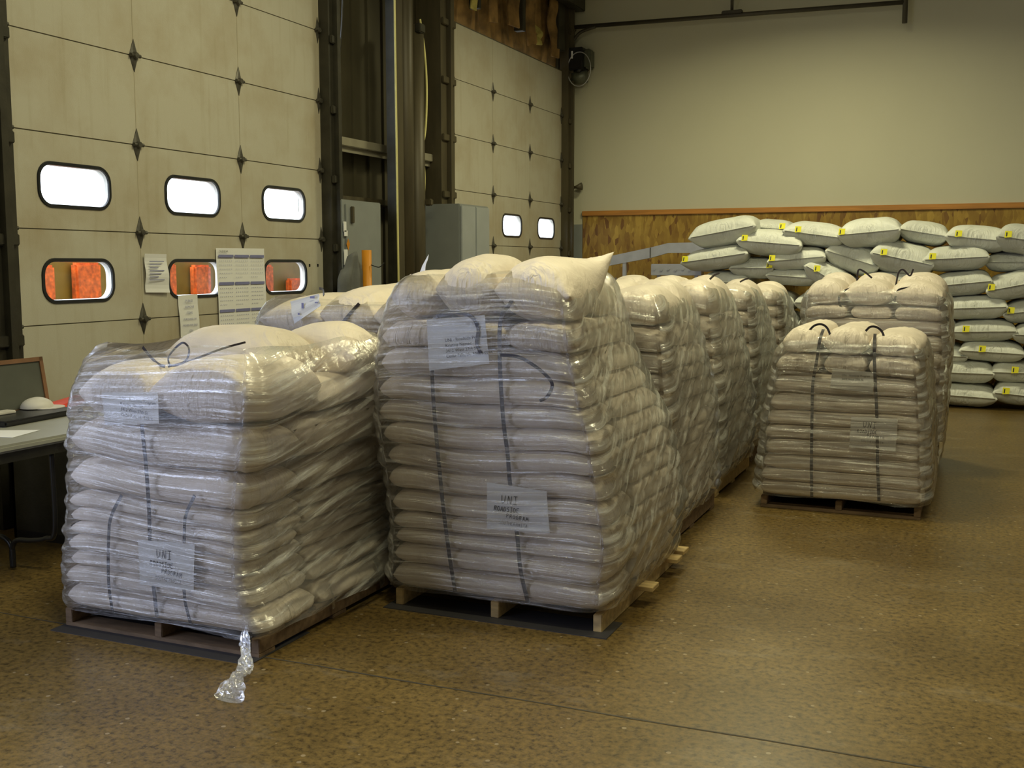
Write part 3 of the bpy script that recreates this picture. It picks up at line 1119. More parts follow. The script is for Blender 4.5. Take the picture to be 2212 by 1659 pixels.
ORD = ['bottom', 'second', 'third', 'fourth', 'fifth', 'sixth', 'seventh', 'eighth', 'ninth', 'tenth', 'eleventh', 'twelfth', 'thirteenth', 'fourteenth']


class Load:
    """a pallet load: sack layers, straps, sheets and film share one gentle deformation"""

    def __init__(s, key, where, left, right, y0, depth, zs, tops, seed, droop=0.02, lean_top=0.0, taper=0.0):
        s.key, s.where, s.left, s.right, s.y0, s.depth, s.zs, s.tops, s.seed = key, where, left, right, y0, depth, zs, tops, seed
        s.droop, s.lean_top = droop, lean_top
        s.taper = taper

    def edge(s, tab, z):
        if z <= tab[0][0]:
            return tab[0][1]
        for (a, xa), (b_, xb) in zip(tab, tab[1:]):
            if z <= b_:
                return xa + (xb - xa) * (z - a) / (b_ - a)
        return tab[-1][1]

    def warp(s, u, y, z):
        """u in -1..1 across, y from the front face, z up"""
        xl, xr = s.edge(s.left, z), s.edge(s.right, z)
        tt = min(1.0, max(0.0, (z - 0.6) / 0.9))
        xr -= s.taper * tt * tt * (3 - 2 * tt) * min(1.0, max(0.0, y / s.depth)) ** 1.3
        x = (xl + xr) / 2 + u * (xr - xl) / 2
        zz = z
        k = min(1.0, max(0.0, (z - 0.16) / 0.3))
        zz += k * (s.droop * nz3(x * 1.4 + s.seed, y * 1.2, z * 0.9) - s.droop * 0.9 * max(0, abs(u) - 0.6) ** 2 * 4)
        return Vector((x, s.y0 + y + 0.004 * nz3(x * 2, z * 3, s.seed) * k + s.lean_top * max(0, z - 0.3), zz))

    def sack(s, u0, u1, ya, yb, z0, z1, axis, label, seed, fine=True, **kw):
        xl, xr = s.edge(s.left, (z0 + z1) / 2), s.edge(s.right, (z0 + z1) / 2)
        half = (xr - xl) / 2
        lx, ly = (u1 - u0) * half, yb - ya
        T = z1 - z0
        nu, nv = (44, 30) if fine else (24, 18)
        for key, span in (('ea', lx if axis == 'x' else ly), ('eb', ly if axis == 'x' else lx)):
            if key in kw and kw[key][0] > 3.35:      # squeezed sacks: round sides of about half the layer height
                kw[key] = (max(4.0, 1.9 * span / T), 2.1)
        if axis == 'x':
            vs, fs = sack_mesh(lx, ly, T, seed, nu, nv, **kw)
        else:
            vs, fs = sack_mesh(ly, lx, T, seed, nu, nv, **kw)
            vs = [Vector((-p.y, p.x, p.z)) for p in vs]
        cu, cy = (u0 + u1) / 2, (ya + yb) / 2
        wv = [s.warp(cu + p.x / half, cy + p.y, z0 + p.z) for p in vs]
        o0 = s.warp(cu, cy, z0)
        me = bpy.data.meshes.new('seed_sack')
        me.from_pydata([tuple(p - o0) for p in wv], [], fs)
        me.update()
        put_uv(me)
        o = link_mesh('seed_sack', me, M['sack_cream'], None, tuple(o0), True)
        tag(o, label, 'sack', 'cream seed sacks ' + s.where)
        return o


def build_layers(ld, name, pattern_top, thick_gap=0.0, fine=True):
    """all layers but the crown: one sack across the front, two lying front to back behind it"""
    n = len(ld.zs) - 1
    random.seed(ld.seed)
    for k in range(n):
        z0, z1 = ld.zs[k], ld.zs[k + 1]
        nm = ORD[k]
        d = ld.depth
        jit = lambda a: random.uniform(-a, a)
        kind = pattern_top.get(k, 'std')
        lw = 'lowest' if k == 0 else nm
        base = 'cream seed sack, %s layer%s, ' % (lw, '' if k == 0 else ' up')
        T = dict(wr=1.0, round_=0.06)
        if kind == 'std':
            fd = 0.43 + jit(0.02)
            ld.sack(-1 + jit(0.02), 1 + jit(0.02), 0.0 + abs(jit(0.015)), fd, z0, z1 + 0.006, 'x', base + 'front, ' + name, ld.seed + k, fine, ea=(9, 2.2), eb=(4, 2.1), **T)
            ld.sack(-1 + jit(0.02), 0.0, fd + 0.005, d + jit(0.02), z0, z1 + 0.004, 'y', base + 'rear left, ' + name, ld.seed + k + 20, False, ea=(7, 2.2), eb=(5, 2.1), **T)
            ld.sack(0.0, 1 + jit(0.02), fd + 0.005, d + jit(0.02), z0, z1 + 0.004, 'y', base + 'rear right, ' + name, ld.seed + k + 40, fine, ea=(7, 2.2), eb=(4, 2.1), **T)
        elif kind == 'three':
            for q, (a, b_, nm2) in enumerate(((-1, -0.36, 'left'), (-0.33, 0.28, 'middle'), (0.3, 1, 'right'))):
                y_ = 0.05 if q == 1 else 0.0
                ld.sack(a, b_, y_, d + jit(0.02), z0, z1 + 0.004, 'y', base + nm2 + ' of three, ' + name, ld.seed + k + 7 * q, fine, ea=(9, 2.2), eb=(3.4, 2.1), **T)


def pallet(x0, x1, y0, y1, label, mt, bottom=True, z_top=0.13, stick=None, group='pallets under the loads'):
    p = empty('pallet', ((x0 + x1) / 2, (y0 + y1) / 2, 0), label, 'pallet', group)
    zb = 0.018 if bottom else 0.0
    for x in (x0, (x0 + x1) / 2 - 0.02, x1 - 0.04):
        MB().box((x, y0, zb), (x + 0.04, y1, z_top - 0.02), bevel=0.003).build('stringer', mt, p)
    n = 7
    for k in range(n):
        w_ = 0.11
        ys = y0 + 0.07
        y = ys + (y1 - ys - w_) * k / (n - 1)
        ex = stick.get(k, 0.0) if stick else 0.0
        MB().box((x0, y, z_top - 0.02), (x1 + ex, y + w_, z_top), bevel=0.002).build('deck_board', mt, p)
    if bottom:
        for k in range(3):
            y = y0 + (y1 - y0 - 0.11) * k / 2
            ex = 0.0
            MB().box((x0, y, 0), (x1 + ex, y + 0.11, 0.018), bevel=0.002).build('bottom_board', mt, p)
    return p


def wrap(ld, label, z0, z1, dy=0.038, n_per=300, nz_=130, diag=1.0, ragged=0.02, z1_side=None, inset=0.12, fold=27.0, lean=0.55):
    """film shell around the load, pulled into the grooves between layers; open on top"""
    def groove(z):
        for a, b_ in zip(ld.zs, ld.zs[1:]):
            if a <= z < b_:
                q = abs(2 * (z - a) / (b_ - a) - 1)
                return 0.40 * (b_ - a) / 2 * (1 - math.sqrt(max(0.0, 1 - q ** 2.4)))
        return 0.0

    d = ld.depth
    cf, sf = math.cos(R(fold)), math.sin(R(fold))
    cr = 0.09
    # perimeter of a rounded rectangle in (u-like metres, y)
    zm = (z0 + z1) / 2
    half = (ld.edge(ld.right, zm) - ld.edge(ld.left, zm)) / 2
    segs = [('f', 2 * half), ('r', d), ('b', 2 * half), ('l', d)]
    per = sum(q[1] for q in segs)
    base = []
    for i in range(n_per):
        s_ = per * i / n_per
        if s_ < 2 * half:
            px, py, nx, ny = -half + s_, 0, 0, -1
        elif s_ < 2 * half + d:
            px, py, nx, ny = half, s_ - 2 * half, 1, 0
        elif s_ < 4 * half + d:
            px, py, nx, ny = half - (s_ - 2 * half - d), d, 0, 1
        else:
            px, py, nx, ny = -half, d - (s_ - 4 * half - d), -1, 0
        # round the corner
        cx, cy = max(-half + cr, min(half - cr, px)), max(cr, min(d - cr, py))
        v_ = Vector((px - cx, py - cy, 0))
        if abs(px - cx) > 1e-6 and abs(py - cy) > 1e-6:
            v_ = v_.normalized() * cr
            px, py = cx + v_.x, cy + v_.y
            nx, ny = v_.x / cr, v_.y / cr
        base.append((px, py, nx, ny, s_))
    vs, fs, uvs = [], [], []
    for k in range(nz_ + 1):
        t_ = k / nz_
        for (px, py, nx, ny, s_) in base:
            top = z1 + ragged * 2 * nz3(s_ * 2.2, 5, ld.seed) + (0 if ny < -0.5 or z1_side is None else (z1_side - z1))
            bot = z0 + ragged * nz3(s_ * 3, 9, ld.seed)
            z = bot + (top - bot) * t_
            side = abs(nx) > 0.5
            off = dy - groove(z) * (0.55 if side else 0.42)
            if side:
                d1, d2 = py * cf + z * sf, z * cf - py * sf
                off += diag * (0.020 * abs(nz3(d1 * 1.3, d2 * 13, ld.seed)) + 0.008 * nz3(d1 * 3, d2 * 34, ld.seed + 3) - 0.001)
            else:
                off += 0.004 * nz3(px * 3, z * 40, ld.seed)
            # gather over the shoulder
            sh = max(0.0, (z - (top - inset)) / inset)
            off -= inset * lean * (1 - math.sqrt(max(0, 1 - sh * sh)))
            if z < z0 + 0.06:
                off -= 0.012 * (1 - (z - z0) / 0.06)
            p = ld.warp((px + nx * off) / half, py + ny * off, z)
            vs.append(p)
            if side:
                uvs.append((py * cf + z * sf, z * cf - py * sf))
            else:
                uvs.append((s_, z + 0.04 * nz3(s_ * 2, z * 2, 1)))
    n = n_per
    mi = []
    for k in range(nz_):
        for i in range(n):
            i2 = (i + 1) % n
            fs.append((k * n + i, k * n + i2, (k + 1) * n + i2, (k + 1) * n + i))
            mi.append(1 if abs(base[i][2]) > 0.5 else 0)
    me = bpy.data.meshes.new('stretch_wrap')
    o0 = Vector(((ld.left[0][1] + ld.right[0][1]) / 2, ld.y0 + d / 2, z0))
    me.from_pydata([tuple(p - o0) for p in vs], [], fs)
    me.update()
    uvl = me.uv_layers.new(name='UVMap')
    for poly in me.polygons:
        for li in poly.loop_indices:
            uvl.data[li].uv = uvs[me.loops[li].vertex_index]
    o = link_mesh('stretch_wrap', me, [M['film'], M['film_side']], None, tuple(o0), True)
    for p_, q in zip(me.polygons, mi):
        p_.material_index = q
    tag(o, label, 'stretch wrap', 'stretch wraps around the pallet loads')
    return o


def strap(pts, label, width=0.019, side=(1, 0, 0), group='black straps on the loads'):
    o = ribbon(pts, width, 0.002, side=side).build('strap', M['strap'])
    return tag(o, label, 'strap', group)


# hand lettering: strokes on a 4 x 6 grid
GL = {
    'U': [[(0, 6), (0.2, 2), (1, 0), (2.4, 1), (3, 6)]], 'N': [[(0, 0), (0.6, 6), (2.6, 0), (3.2, 6)]], 'I': [[(0, 6), (3, 6)], [(1.5, 6), (1.5, 0)], [(0, 0), (3, 0)]],
    'R': [[(0, 0), (0.4, 6), (2.6, 5.4), (2.6, 3.6), (0.3, 3)], [(0.8, 3), (3, 0)]], 'O': [[(1.5, 6), (0, 4), (0.3, 1), (1.6, 0), (3, 1.6), (2.8, 4.6), (1.5, 6)]],
    'A': [[(0, 0), (1.6, 6), (3, 0)], [(0.6, 2.2), (2.5, 2.2)]], 'D': [[(0, 0), (0.2, 6), (2.4, 5), (3, 3), (2.2, 0.6), (0, 0)]], 'S': [[(3, 5.4), (1.2, 6), (0.2, 4.6), (2.8, 2), (2, 0), (0, 0.6)]],
    'E': [[(3, 6), (0.2, 5.8), (0, 0.2), (3, 0)], [(0.1, 3), (2.4, 3.1)]], 'P': [[(0, 0), (0.4, 6), (2.8, 5.2), (2.6, 3.2), (0.3, 2.8)]], 'G': [[(3, 5), (1.4, 6), (0, 3.4), (0.8, 0.2), (3, 0.8), (3, 2.8), (1.8, 2.8)]],
    'M': [[(0, 0), (0.4, 6), (1.7, 2), (3, 6), (3.4, 0)]], 'T': [[(0, 6), (3.2, 6)], [(1.6, 6), (1.6, 0)]], 'H': [[(0, 6), (0, 0)], [(3, 6), (3, 0)], [(0, 3), (3, 3.2)]], '@': [[(2, 2), (1, 3), (2, 4), (2.6, 2), (3.4, 3), (2, 5.6), (0, 3), (1, 0.4), (3, 0.6)]],
    'L': [[(0, 6), (0, 0), (2.8, 0)]], ' ': []}


def write_hand(m_, text, x, z, h, pitch, thick, fn, slope=0.0):
    cx = x
    for ch in text:
        for stroke in GL.get(ch, []):
            pts = [(cx + p[0] * h / 6 + 0.08 * p[1] * h / 6, z + p[1] * h / 6 + slope * (cx - x)) for p in stroke]
            for (a, b_) in zip(pts, pts[1:]):
                d = Vector((b_[0] - a[0], b_[1] - a[1]))
                if d.length < 1e-6:
                    continue
                nn = Vector((-d.y, d.x)).normalized() * thick / 2
                q = [(a[0] + nn.x, a[1] + nn.y), (a[0] - nn.x, a[1] - nn.y), (b_[0] - nn.x, b_[1] - nn.y), (b_[0] + nn.x, b_[1] + nn.y)]
                m_.add([fn(*p) for p in q], [(0, 1, 2, 3)])
        cx += pitch
    return m_


def printed(name, text, size, origin_fn, parent, material, x, z, rot=0.0, bold=0.0):
    cu = bpy.data.curves.new(name, 'FONT')
    cu.body = text
    cu.size = size
    cu.offset = bold
    cu.resolution_u = 2
    ob = bpy.data.objects.new('tmp_text', cu)
    COL.objects.link(ob)
    dg = bpy.context.evaluated_depsgraph_get()
    me = bpy.data.meshes.new_from_object(ob.evaluated_get(dg))
    bpy.data.objects.remove(ob)
    O = world_of(parent)
    ca, sa = math.cos(rot), math.sin(rot)
    for v_ in me.vertices:
        a, b_ = v_.co.x, v_.co.y
        v_.co = Vector(origin_fn(x + a * ca - b_ * sa, z + a * sa + b_ * ca)) - O
    return link_mesh(name, me, material, parent)


def front_of(ld, off):
    """point on the slightly uneven front of a load, off metres before it"""
    def fn(x, z):
        k = min(1.0, max(0.0, (z - 0.16) / 0.3))
        return (x, ld.y0 - off + 0.004 * nz3(x * 2, z * 3, ld.seed) * k, z)
    return fn


def sheet(name, corners, label, cat, mt=None, curve=0.004, group=None, on=None):
    """paper from four corners (tl, tr, br, bl), very slightly bowed"""
    tl, tr, br, bl = [Vector(c_) for c_ in corners]
    n = 10
    vs, fs = [], []
    for i in range(n + 1):
        for k in range(n + 1):
            a, b_ = k / n, i / n
            p = (tl * (1 - a) + tr * a) * (1 - b_) + (bl * (1 - a) + br * a) * b_
            nn = (tr - tl).cross(bl - tl).normalized()
            p = p + nn * curve * math.sin(b_ * 9) * 0.5
            vs.append(Vector(on(p.x, p.z)) if on else p)
    for i in range(n):
        for k in range(n):
            a = i * (n + 1) + k
            fs.append((a, a + n + 1, a + n + 2, a + 1))
    m_ = MB()
    m_.add(vs, fs)
    o = m_.build(name, mt or M['paper'])
    o.modifiers.new('thickness', 'SOLIDIFY').thickness = 0.0012
    return tag(o, label, cat, group)


# ---- load A: tall pallet in the centre
LA = Load('A', 'on the tall centre pallet', [(0.1, -2.53), (0.4, -2.51), (0.7, -2.55), (0.95, -2.59), (1.2, -2.585), (1.4, -2.53), (1.65, -2.50)],
          [(0.1, -1.46), (0.4, -1.425), (0.7, -1.48), (0.85, -1.50), (1.0, -1.54), (1.2, -1.59), (1.4, -1.62), (1.65, -1.64)],
          4.38, 1.22, [0.084, 0.205, 0.306, 0.385, 0.464, 0.57, 0.68, 0.78, 0.878, 0.977, 1.09, 1.215, 1.34], None, 11, droop=0.028, taper=0.15)
build_layers(LA, 'tall centre pallet', {11: 'three'})
for q, (a, b_, lb, kw) in enumerate([(-1.0, -0.46, 'left', dict(T=0.25, ya=0.0)), (-0.50, 0.22, 'middle', dict(T=0.31, ya=0.0)), (0.16, 1.04, 'right', dict(T=0.30, ya=-0.01))]):
    extra = {}
    if q == 2:
        extra = dict(raise_corner=(1, -1, 0.21, 0.07), pinch=0.05)
    LA.sack(a, b_, kw['ya'], 0.72, 1.335, 1.335 + kw['T'], 'y', 'cream seed sack, crown layer, front %s of three, tall centre pallet' % lb, 60 + q, True, ea=(3.0, 1.9), eb=(2.6, 2.0), round_=0.16, wr=1.3, **extra)
for q, (a, b_, lb) in enumerate([(-0.95, -0.3, 'left'), (-0.3, 0.3, 'middle'), (0.3, 0.95, 'right')]):
    LA.sack(a, b_, 0.70, 1.22, 1.335, 1.53, 'y', 'cream seed sack, crown layer, rear %s of three, tall centre pallet' % lb, 70 + q, True, ea=(3, 2), eb=(3, 2), round_=0.14)
pallet(-2.50, -1.47, 4.40, 5.62, 'yellowish pine pallet under the tall centre load, on a dark slip sheet', M['pine'], bottom=False, z_top=0.10, stick={2: 0.11, 5: 0.09, 6: 0.08})
o = MB().box((-2.53, 4.33, 0.0), (-1.425, 4.56, 0.004)).build('slip_sheet', M['mat_dark'])
tag(o, 'thin black slip sheet on the floor under the tall centre pallet', 'slip sheet')
wrap(LA, 'clear stretch film wound around the tall centre load of cream sacks', 0.096, 1.56, inset=0.20, diag=1.3, lean=0.7, fold=30)
YA = 4.362
strap([(-2.273, 4.39, 1.37), (-2.275, YA, 1.129), (-2.265, YA, 0.917), (-2.245, YA, 0.704), (-2.223, YA, 0.49), (-2.194, YA, 0.276), (-2.171, YA + .01, 0.11)], 'left black strap down the front of the tall centre load')
strap([(-1.86, 4.62, 1.60), (-1.875, 4.46, 1.54), (-1.905, 4.40, 1.44), (-1.941, 4.375, 1.367), (-1.941, YA, 1.203), (-1.925, YA, 0.936), (-1.903, YA, 0.771), (-1.892, YA, 0.646), (-1.858, YA, 0.418), (-1.84, YA, 0.25), (-1.808, YA + .01, 0.10)], 'right black strap down the front of the tall centre load')
YC = 4.348
strap([(-2.246, YC, 1.376), (-2.153, YC, 1.395), (-2.073, YC, 1.378), (-2.039, YC, 1.325), (-2.046, YC, 1.263), (-2.028, YC, 1.219)], 'loose black strap end curling over the address sheet, tall centre load', side=None, width=0.016)
strap([(-1.932, YC, 1.213), (-1.85, YC, 1.208), (-1.785, YC, 1.18), (-1.72, YC, 1.136), (-1.687, YC, 1.093), (-1.708, YC, 1.042), (-1.745, YC, 1.018)], 'loose black strap end hooking down to the right, tall centre load', side=None, width=0.015)
sh = sheet('paper_sheet', [(-2.298, 4.354, 1.36), (-2.01, 4.354, 1.386), (-1.988, 4.352, 1.172), (-2.288, 4.352, 1.129)], 'white address sheet printed in small type under the film, tall centre load', 'paper', on=front_of(LA, 0.026), group='paper sheets on the loads')
for i_, tx in enumerate(['UNI - Roadside Program', 'Kristine Nemec', '3412 West 27th St.', 'Cedar Falls, IA  50614-0294']):
    printed('printed_text', tx, 0.0205, front_of(LA, 0.0292), sh, M['ink'], -2.205 + 0.002 * i_, 1.262 - 0.024 * i_, R(7))
sh = sheet('paper_sheet', [(-2.001, 4.354, 0.639), (-1.715, 4.354, 0.621), (-1.699, 4.354, 0.436), (-2.001, 4.354, 0.427)], 'sheet hand-lettered UNI ROADSIDE PROGRAM low on the tall centre load', 'paper', mt=M['paper_dull'], on=front_of(LA, 0.026), group='paper sheets on the loads')


def hand_sign(parent, x, z, y, last, sc=1.0):
    fn = y
    m_ = MB()
    write_hand(m_, 'UNI', x, z, 0.036 * sc, 0.029 * sc, 0.0032 * sc, fn, -0.02)
    write_hand(m_, 'ROADSIDE', x - 0.035 * sc, z - 0.035 * sc, 0.021 * sc, 0.0155 * sc, 0.0036 * sc, fn, -0.03)
    write_hand(m_, 'PROGRAM', x + 0.025 * sc, z - 0.063 * sc, 0.019 * sc, 0.0155 * sc, 0.0026 * sc, fn, -0.10)
    write_hand(m_, last, x - 0.01 * sc, z - 0.095 * sc, 0.016 * sc, 0.0115 * sc, 0.0012 * sc, fn, -0.05)
    return m_.build('hand_lettering', M['ink'], parent)


hand_sign(sh, -1.930, 0.550, front_of(LA, 0.0292), 'SOUTHERN@ITA')
# stray paper corner at the top left of the crown
o = sheet('paper_scrap', [(-2.46, 4.62, 1.60), (-2.425, 4.62, 1.655), (-2.44, 4.60, 1.56), (-2.50, 4.60, 1.50)], 'stray cream paper flap sticking up at the top left of the tall centre load', 'paper')

# ---- load B: left front pallet
LB = Load('B', 'on the left front pallet', [(0.1, -3.70), (0.3, -3.69), (0.51, -3.66), (0.75, -3.645), (0.95, -3.62), (1.2, -3.56), (1.4, -3.50)],
          [(0.1, -2.63), (0.2, -2.68), (0.33, -2.72), (0.6, -2.72), (0.75, -2.70), (0.95, -2.66), (1.15, -2.64), (1.4, -2.66)],
          3.53, 1.22, [0.084, 0.195, 0.275, 0.345, 0.415, 0.475, 0.537, 0.604, 0.76, 0.945], None, 37, droop=0.03, taper=0.08)
build_layers(LB, 'left front pallet', {})
LB.sack(-0.98, -0.12, -0.01, 0.50, 0.945, 1.20, 'y', 'cream seed sack, crown layer, front left, left front pallet', 81, True, ea=(3.3, 2.3), eb=(2.6, 2), round_=0.16, wr=1.2)
LB.sack(-0.20, 1.0, -0.02, 0.60, 0.945, 1.235, 'y', 'fat cream seed sack, crown layer, front right, left front pallet', 82, True, ea=(3.3, 2.4), eb=(2.6, 2), round_=0.2, wr=1.5)
LB.sack(-0.85, 0.55, 0.42, 0.86, 1.07, 1.33, 'x', 'cream seed sack lying across behind the front crown sacks, left front pallet', 83, True, ea=(3, 2), eb=(2.6, 2), round_=0.18)
LB.sack(-0.15, 1.0, 0.80, 1.20, 1.05, 1.32, 'x', 'cream seed sack with a pointed grey end, right rear of the left front pallet', 84, True, ea=(2.6, 1.7), eb=(2.6, 2), round_=0.1, ear=0.03)
LB.sack(-0.98, 0.0, 0.52, 1.2, 0.945, 1.10, 'y', 'cream seed sack, crown layer, rear left, left front pallet', 85, False, ea=(4, 2), eb=(3, 2), round_=0.14)
LB.sack(0.0, 0.98, 0.52, 1.2, 0.945, 1.10, 'y', 'cream seed sack, crown layer, rear right, left front pallet', 86, True, ea=(4, 2), eb=(3, 2), round_=0.14)
pallet(-3.71, -2.66, 3.55, 4.77, 'dark weathered pallet under the left front load', M['pine_dark'], bottom=True, z_top=0.10)
o = MB().box((-3.72, 3.47, 0.0), (-2.65, 3.9, 0.003)).build('slip_sheet', M['mat_dark'])
tag(o, 'thin black slip sheet on the floor under the left front pallet', 'slip sheet')
wb = wrap(LB, 'clear stretch film wound around the left front load, trailing to the floor', 0.096, 1.27, inset=0.22, diag=1.2, lean=0.55, fold=10)
YBf = 3.512
strap([(-3.197, YBf, 0.95), (-3.190, YBf, 0.86), (-3.183, YBf, 0.781), (-3.175, YBf, 0.584), (-3.176, YBf, 0.385), (-3.163, YBf + .01, 0.12)], 'middle black strap down the front of the left front load')
strap([(-3.33, YBf + .01, 0.631), (-3.378, YBf, 0.546), (-3.4, YBf, 0.463), (-3.413, YBf, 0.257), (-3.408, YBf + .01, 0.109)], 'left black strap on the lower front of the left front load', width=0.015)
strap([(-2.941, YBf + .01, 0.664), (-2.98, YBf, 0.583), (-2.993, YBf, 0.503), (-3.004, YBf, 0.245), (-2.983, YBf + .01, 0.104)], 'right black strap on the lower front of the left front load', width=0.015)
strap([(-3.392, 3.75, 1.245), (-3.325, 3.73, 1.20), (-3.262, 3.70, 1.178), (-3.211, 3.68, 1.172)], 'loose straight black strap end on top of the left front load', width=0.014, side=None)
strap([(-3.211, 3.70, 1.169), (-3.152, 3.74, 1.192), (-3.145, 3.76, 1.242), (-3.194, 3.78, 1.268), (-3.239, 3.77, 1.235), (-3.243, 3.74, 1.199), (-3.205, 3.72, 1.172), (-3.15, 3.76, 1.19), (-3.059, 3.88, 1.24), (-2.99, 3.95, 1.265)], 'looped thin black strap end on top of the left front load', width=0.009, side=None)
sh = sheet('paper_sheet', [(-3.234, 3.506, 0.451), (-2.936, 3.506, 0.462), (-2.949, 3.506, 0.265), (-3.231, 3.506, 0.257)], 'sheet hand-lettered UNI ROADSIDE PROGRAM low on the left front load', 'paper', mt=M['paper_dull'], on=front_of(LB, 0.026), group='paper sheets on the loads')
hand_sign(sh, -3.135, 0.385, front_of(LB, 0.0292), 'SOUTHERN@ITA', 1.0)
sh = sheet('paper_sheet', [(-3.40, 3.502, 1.07), (-3.10, 3.502, 1.085), (-3.10, 3.499, 0.955), (-3.39, 3.499, 0.93)], 'white printed sheet on the uppermost front sack of the left front load', 'paper', mt=M['paper_dull'], on=front_of(LB, 0.026), group='paper sheets on the loads')
for i_, tx in enumerate(['UNI - Roadside Program', 'Kristine Nemec', '3412 West 27th St.', 'Cedar Falls, IA  50614']):
    printed('printed_text', tx, 0.019, front_of(LB, 0.0292), sh, M['ink'], -3.30 + 0.0 * i_, 1.045 - 0.023 * i_, R(-4))
# trailing tail of crumpled film, part of the wrap
tl_ = MB()
path = smoothpath([(-2.70, 3.52, 0.15), (-2.685, 3.49, 0.10), (-2.66, 3.46, 0.07), (-2.62, 3.41, 0.05), (-2.585, 3.35, 0.035), (-2.56, 3.28, 0.04), (-2.52, 3.20, 0.03), (-2.50, 3.15, 0.01)], 8)
vs, fs = [], []
K = 16
for i, p in enumerate(path):
    t_ = i / (len(path) - 1)
    wd = 0.010 + 0.016 * min(1, t_ * 2.2) + 0.010 * math.sin(t_ * 9) ** 2 + (0.035 if t_ > 0.75 else 0) * (t_ - 0.75) * 4
    for k in range(K):
        a = 2 * math.pi * k / K
        rr = wd * (1 + 0.45 * nz3(k * 0.9, t_ * 14, 2)) 
        vs.append(Vector((p.x + math.cos(a) * rr, p.y + math.sin(a) * rr * 0.35, max(0.003, p.z + math.sin(a) * rr * 0.45 + 0.012 * nz3(k, t_ * 20, 7)))))
for i in range(len(path) - 1):
    for k in range(K):
        k2 = (k + 1) % K
        fs.append((i * K + k, i * K + k2, (i + 1) * K + k2, (i + 1) * K + k))
tl_.add(vs, fs)
tl_.build('film_tail', M['film_loose'], wb)
for (pts, wd) in ([[(-2.64, 4.05, 0.18), (-2.63, 4.06, 0.12), (-2.635, 4.07, 0.06)], 0.015], [[(-2.64, 4.45, 0.2), (-2.62, 4.47, 0.12), (-2.63, 4.5, 0.05)], 0.04]):
    ribbon(pts, wd, 0.002, side=(0, 1, 0)).build('film_shred', M['film_loose'], wb)

# ---- load C: behind the left front pallet
LC = Load('C', 'on the pallet behind the left front one', [(0.1, -3.72), (1.3, -3.72), (1.6, -3.68)], [(0.1, -2.66), (1.6, -2.66)], 5.0, 1.22,
          [0.125, 0.24, 0.36, 0.48, 0.60, 0.72, 0.84, 0.95, 1.06, 1.18], None, 53, droop=0.02)
build_layers(LC, 'pallet behind left front one', {}, fine=False)
LC.sack(-1.05, -0.18, 0.0, 1.0, 1.17, 1.44, 'y', 'cream seed sack with glossy film end, crown left, behind the left front load', 91, True, ea=(2.6, 1.9), eb=(2.4, 2), round_=0.15, pinch=0.04)
LC.sack(-0.28, 0.42, 0.0, 1.1, 1.18, 1.50, 'y', 'cream seed sack, crown middle, behind the left front load', 92, True, ea=(3, 2), eb=(2.6, 2), round_=0.15)
LC.sack(0.38, 1.05, 0.0, 1.1, 1.18, 1.50, 'y', 'cream seed sack, crown right, behind the left front load', 93, True, ea=(3, 2), eb=(2.8, 2), round_=0.12)
pallet(-3.70, -2.66, 5.02, 6.22, 'pallet mostly hidden behind the left front load', M['pine_dark'], z_top=0.125)
wrap(LC, 'clear stretch film around the load behind the left front pallet', 0.14, 1.42, n_per=160, nz_=60, inset=0.2)
strap([(-3.06, 5.03, 1.40), (-3.11, 4.99, 1.33), (-3.154, 4.98, 1.262), (-3.11, 4.975, 1.215), (-3.07, 4.975, 1.18)], 'black strap bent over the crown of the load behind the left front one', width=0.02)
strap([(-3.37, 5.12, 1.475), (-3.32, 5.08, 1.47), (-3.275, 5.02, 1.44)], 'thin black strap end lying on the glossy left crown sack', width=0.014, side=None)
sh = sheet('paper_label', [(-3.47, 4.985, 1.405), (-3.285, 4.985, 1.45), (-3.27, 4.975, 1.385), (-3.44, 4.972, 1.285)], 'bright white film label with blue print behind the left front load', 'label', curve=0.01)
for (x, z, w_, h_) in ((-3.33, 1.425, 0.03, 0.012), (-3.385, 1.37, 0.014, 0.03), (-3.41, 1.335, 0.012, 0.01), (-3.30, 1.40, 0.02, 0.006)):
    mm = MB()
    mm.add([(x, 4.968, z), (x + w_, 4.968, z), (x + w_, 4.968, z + h_), (x, 4.968, z + h_)], [(0, 1, 2, 3)])
    mm.build('blue_print', M['ink_blue'], sh)

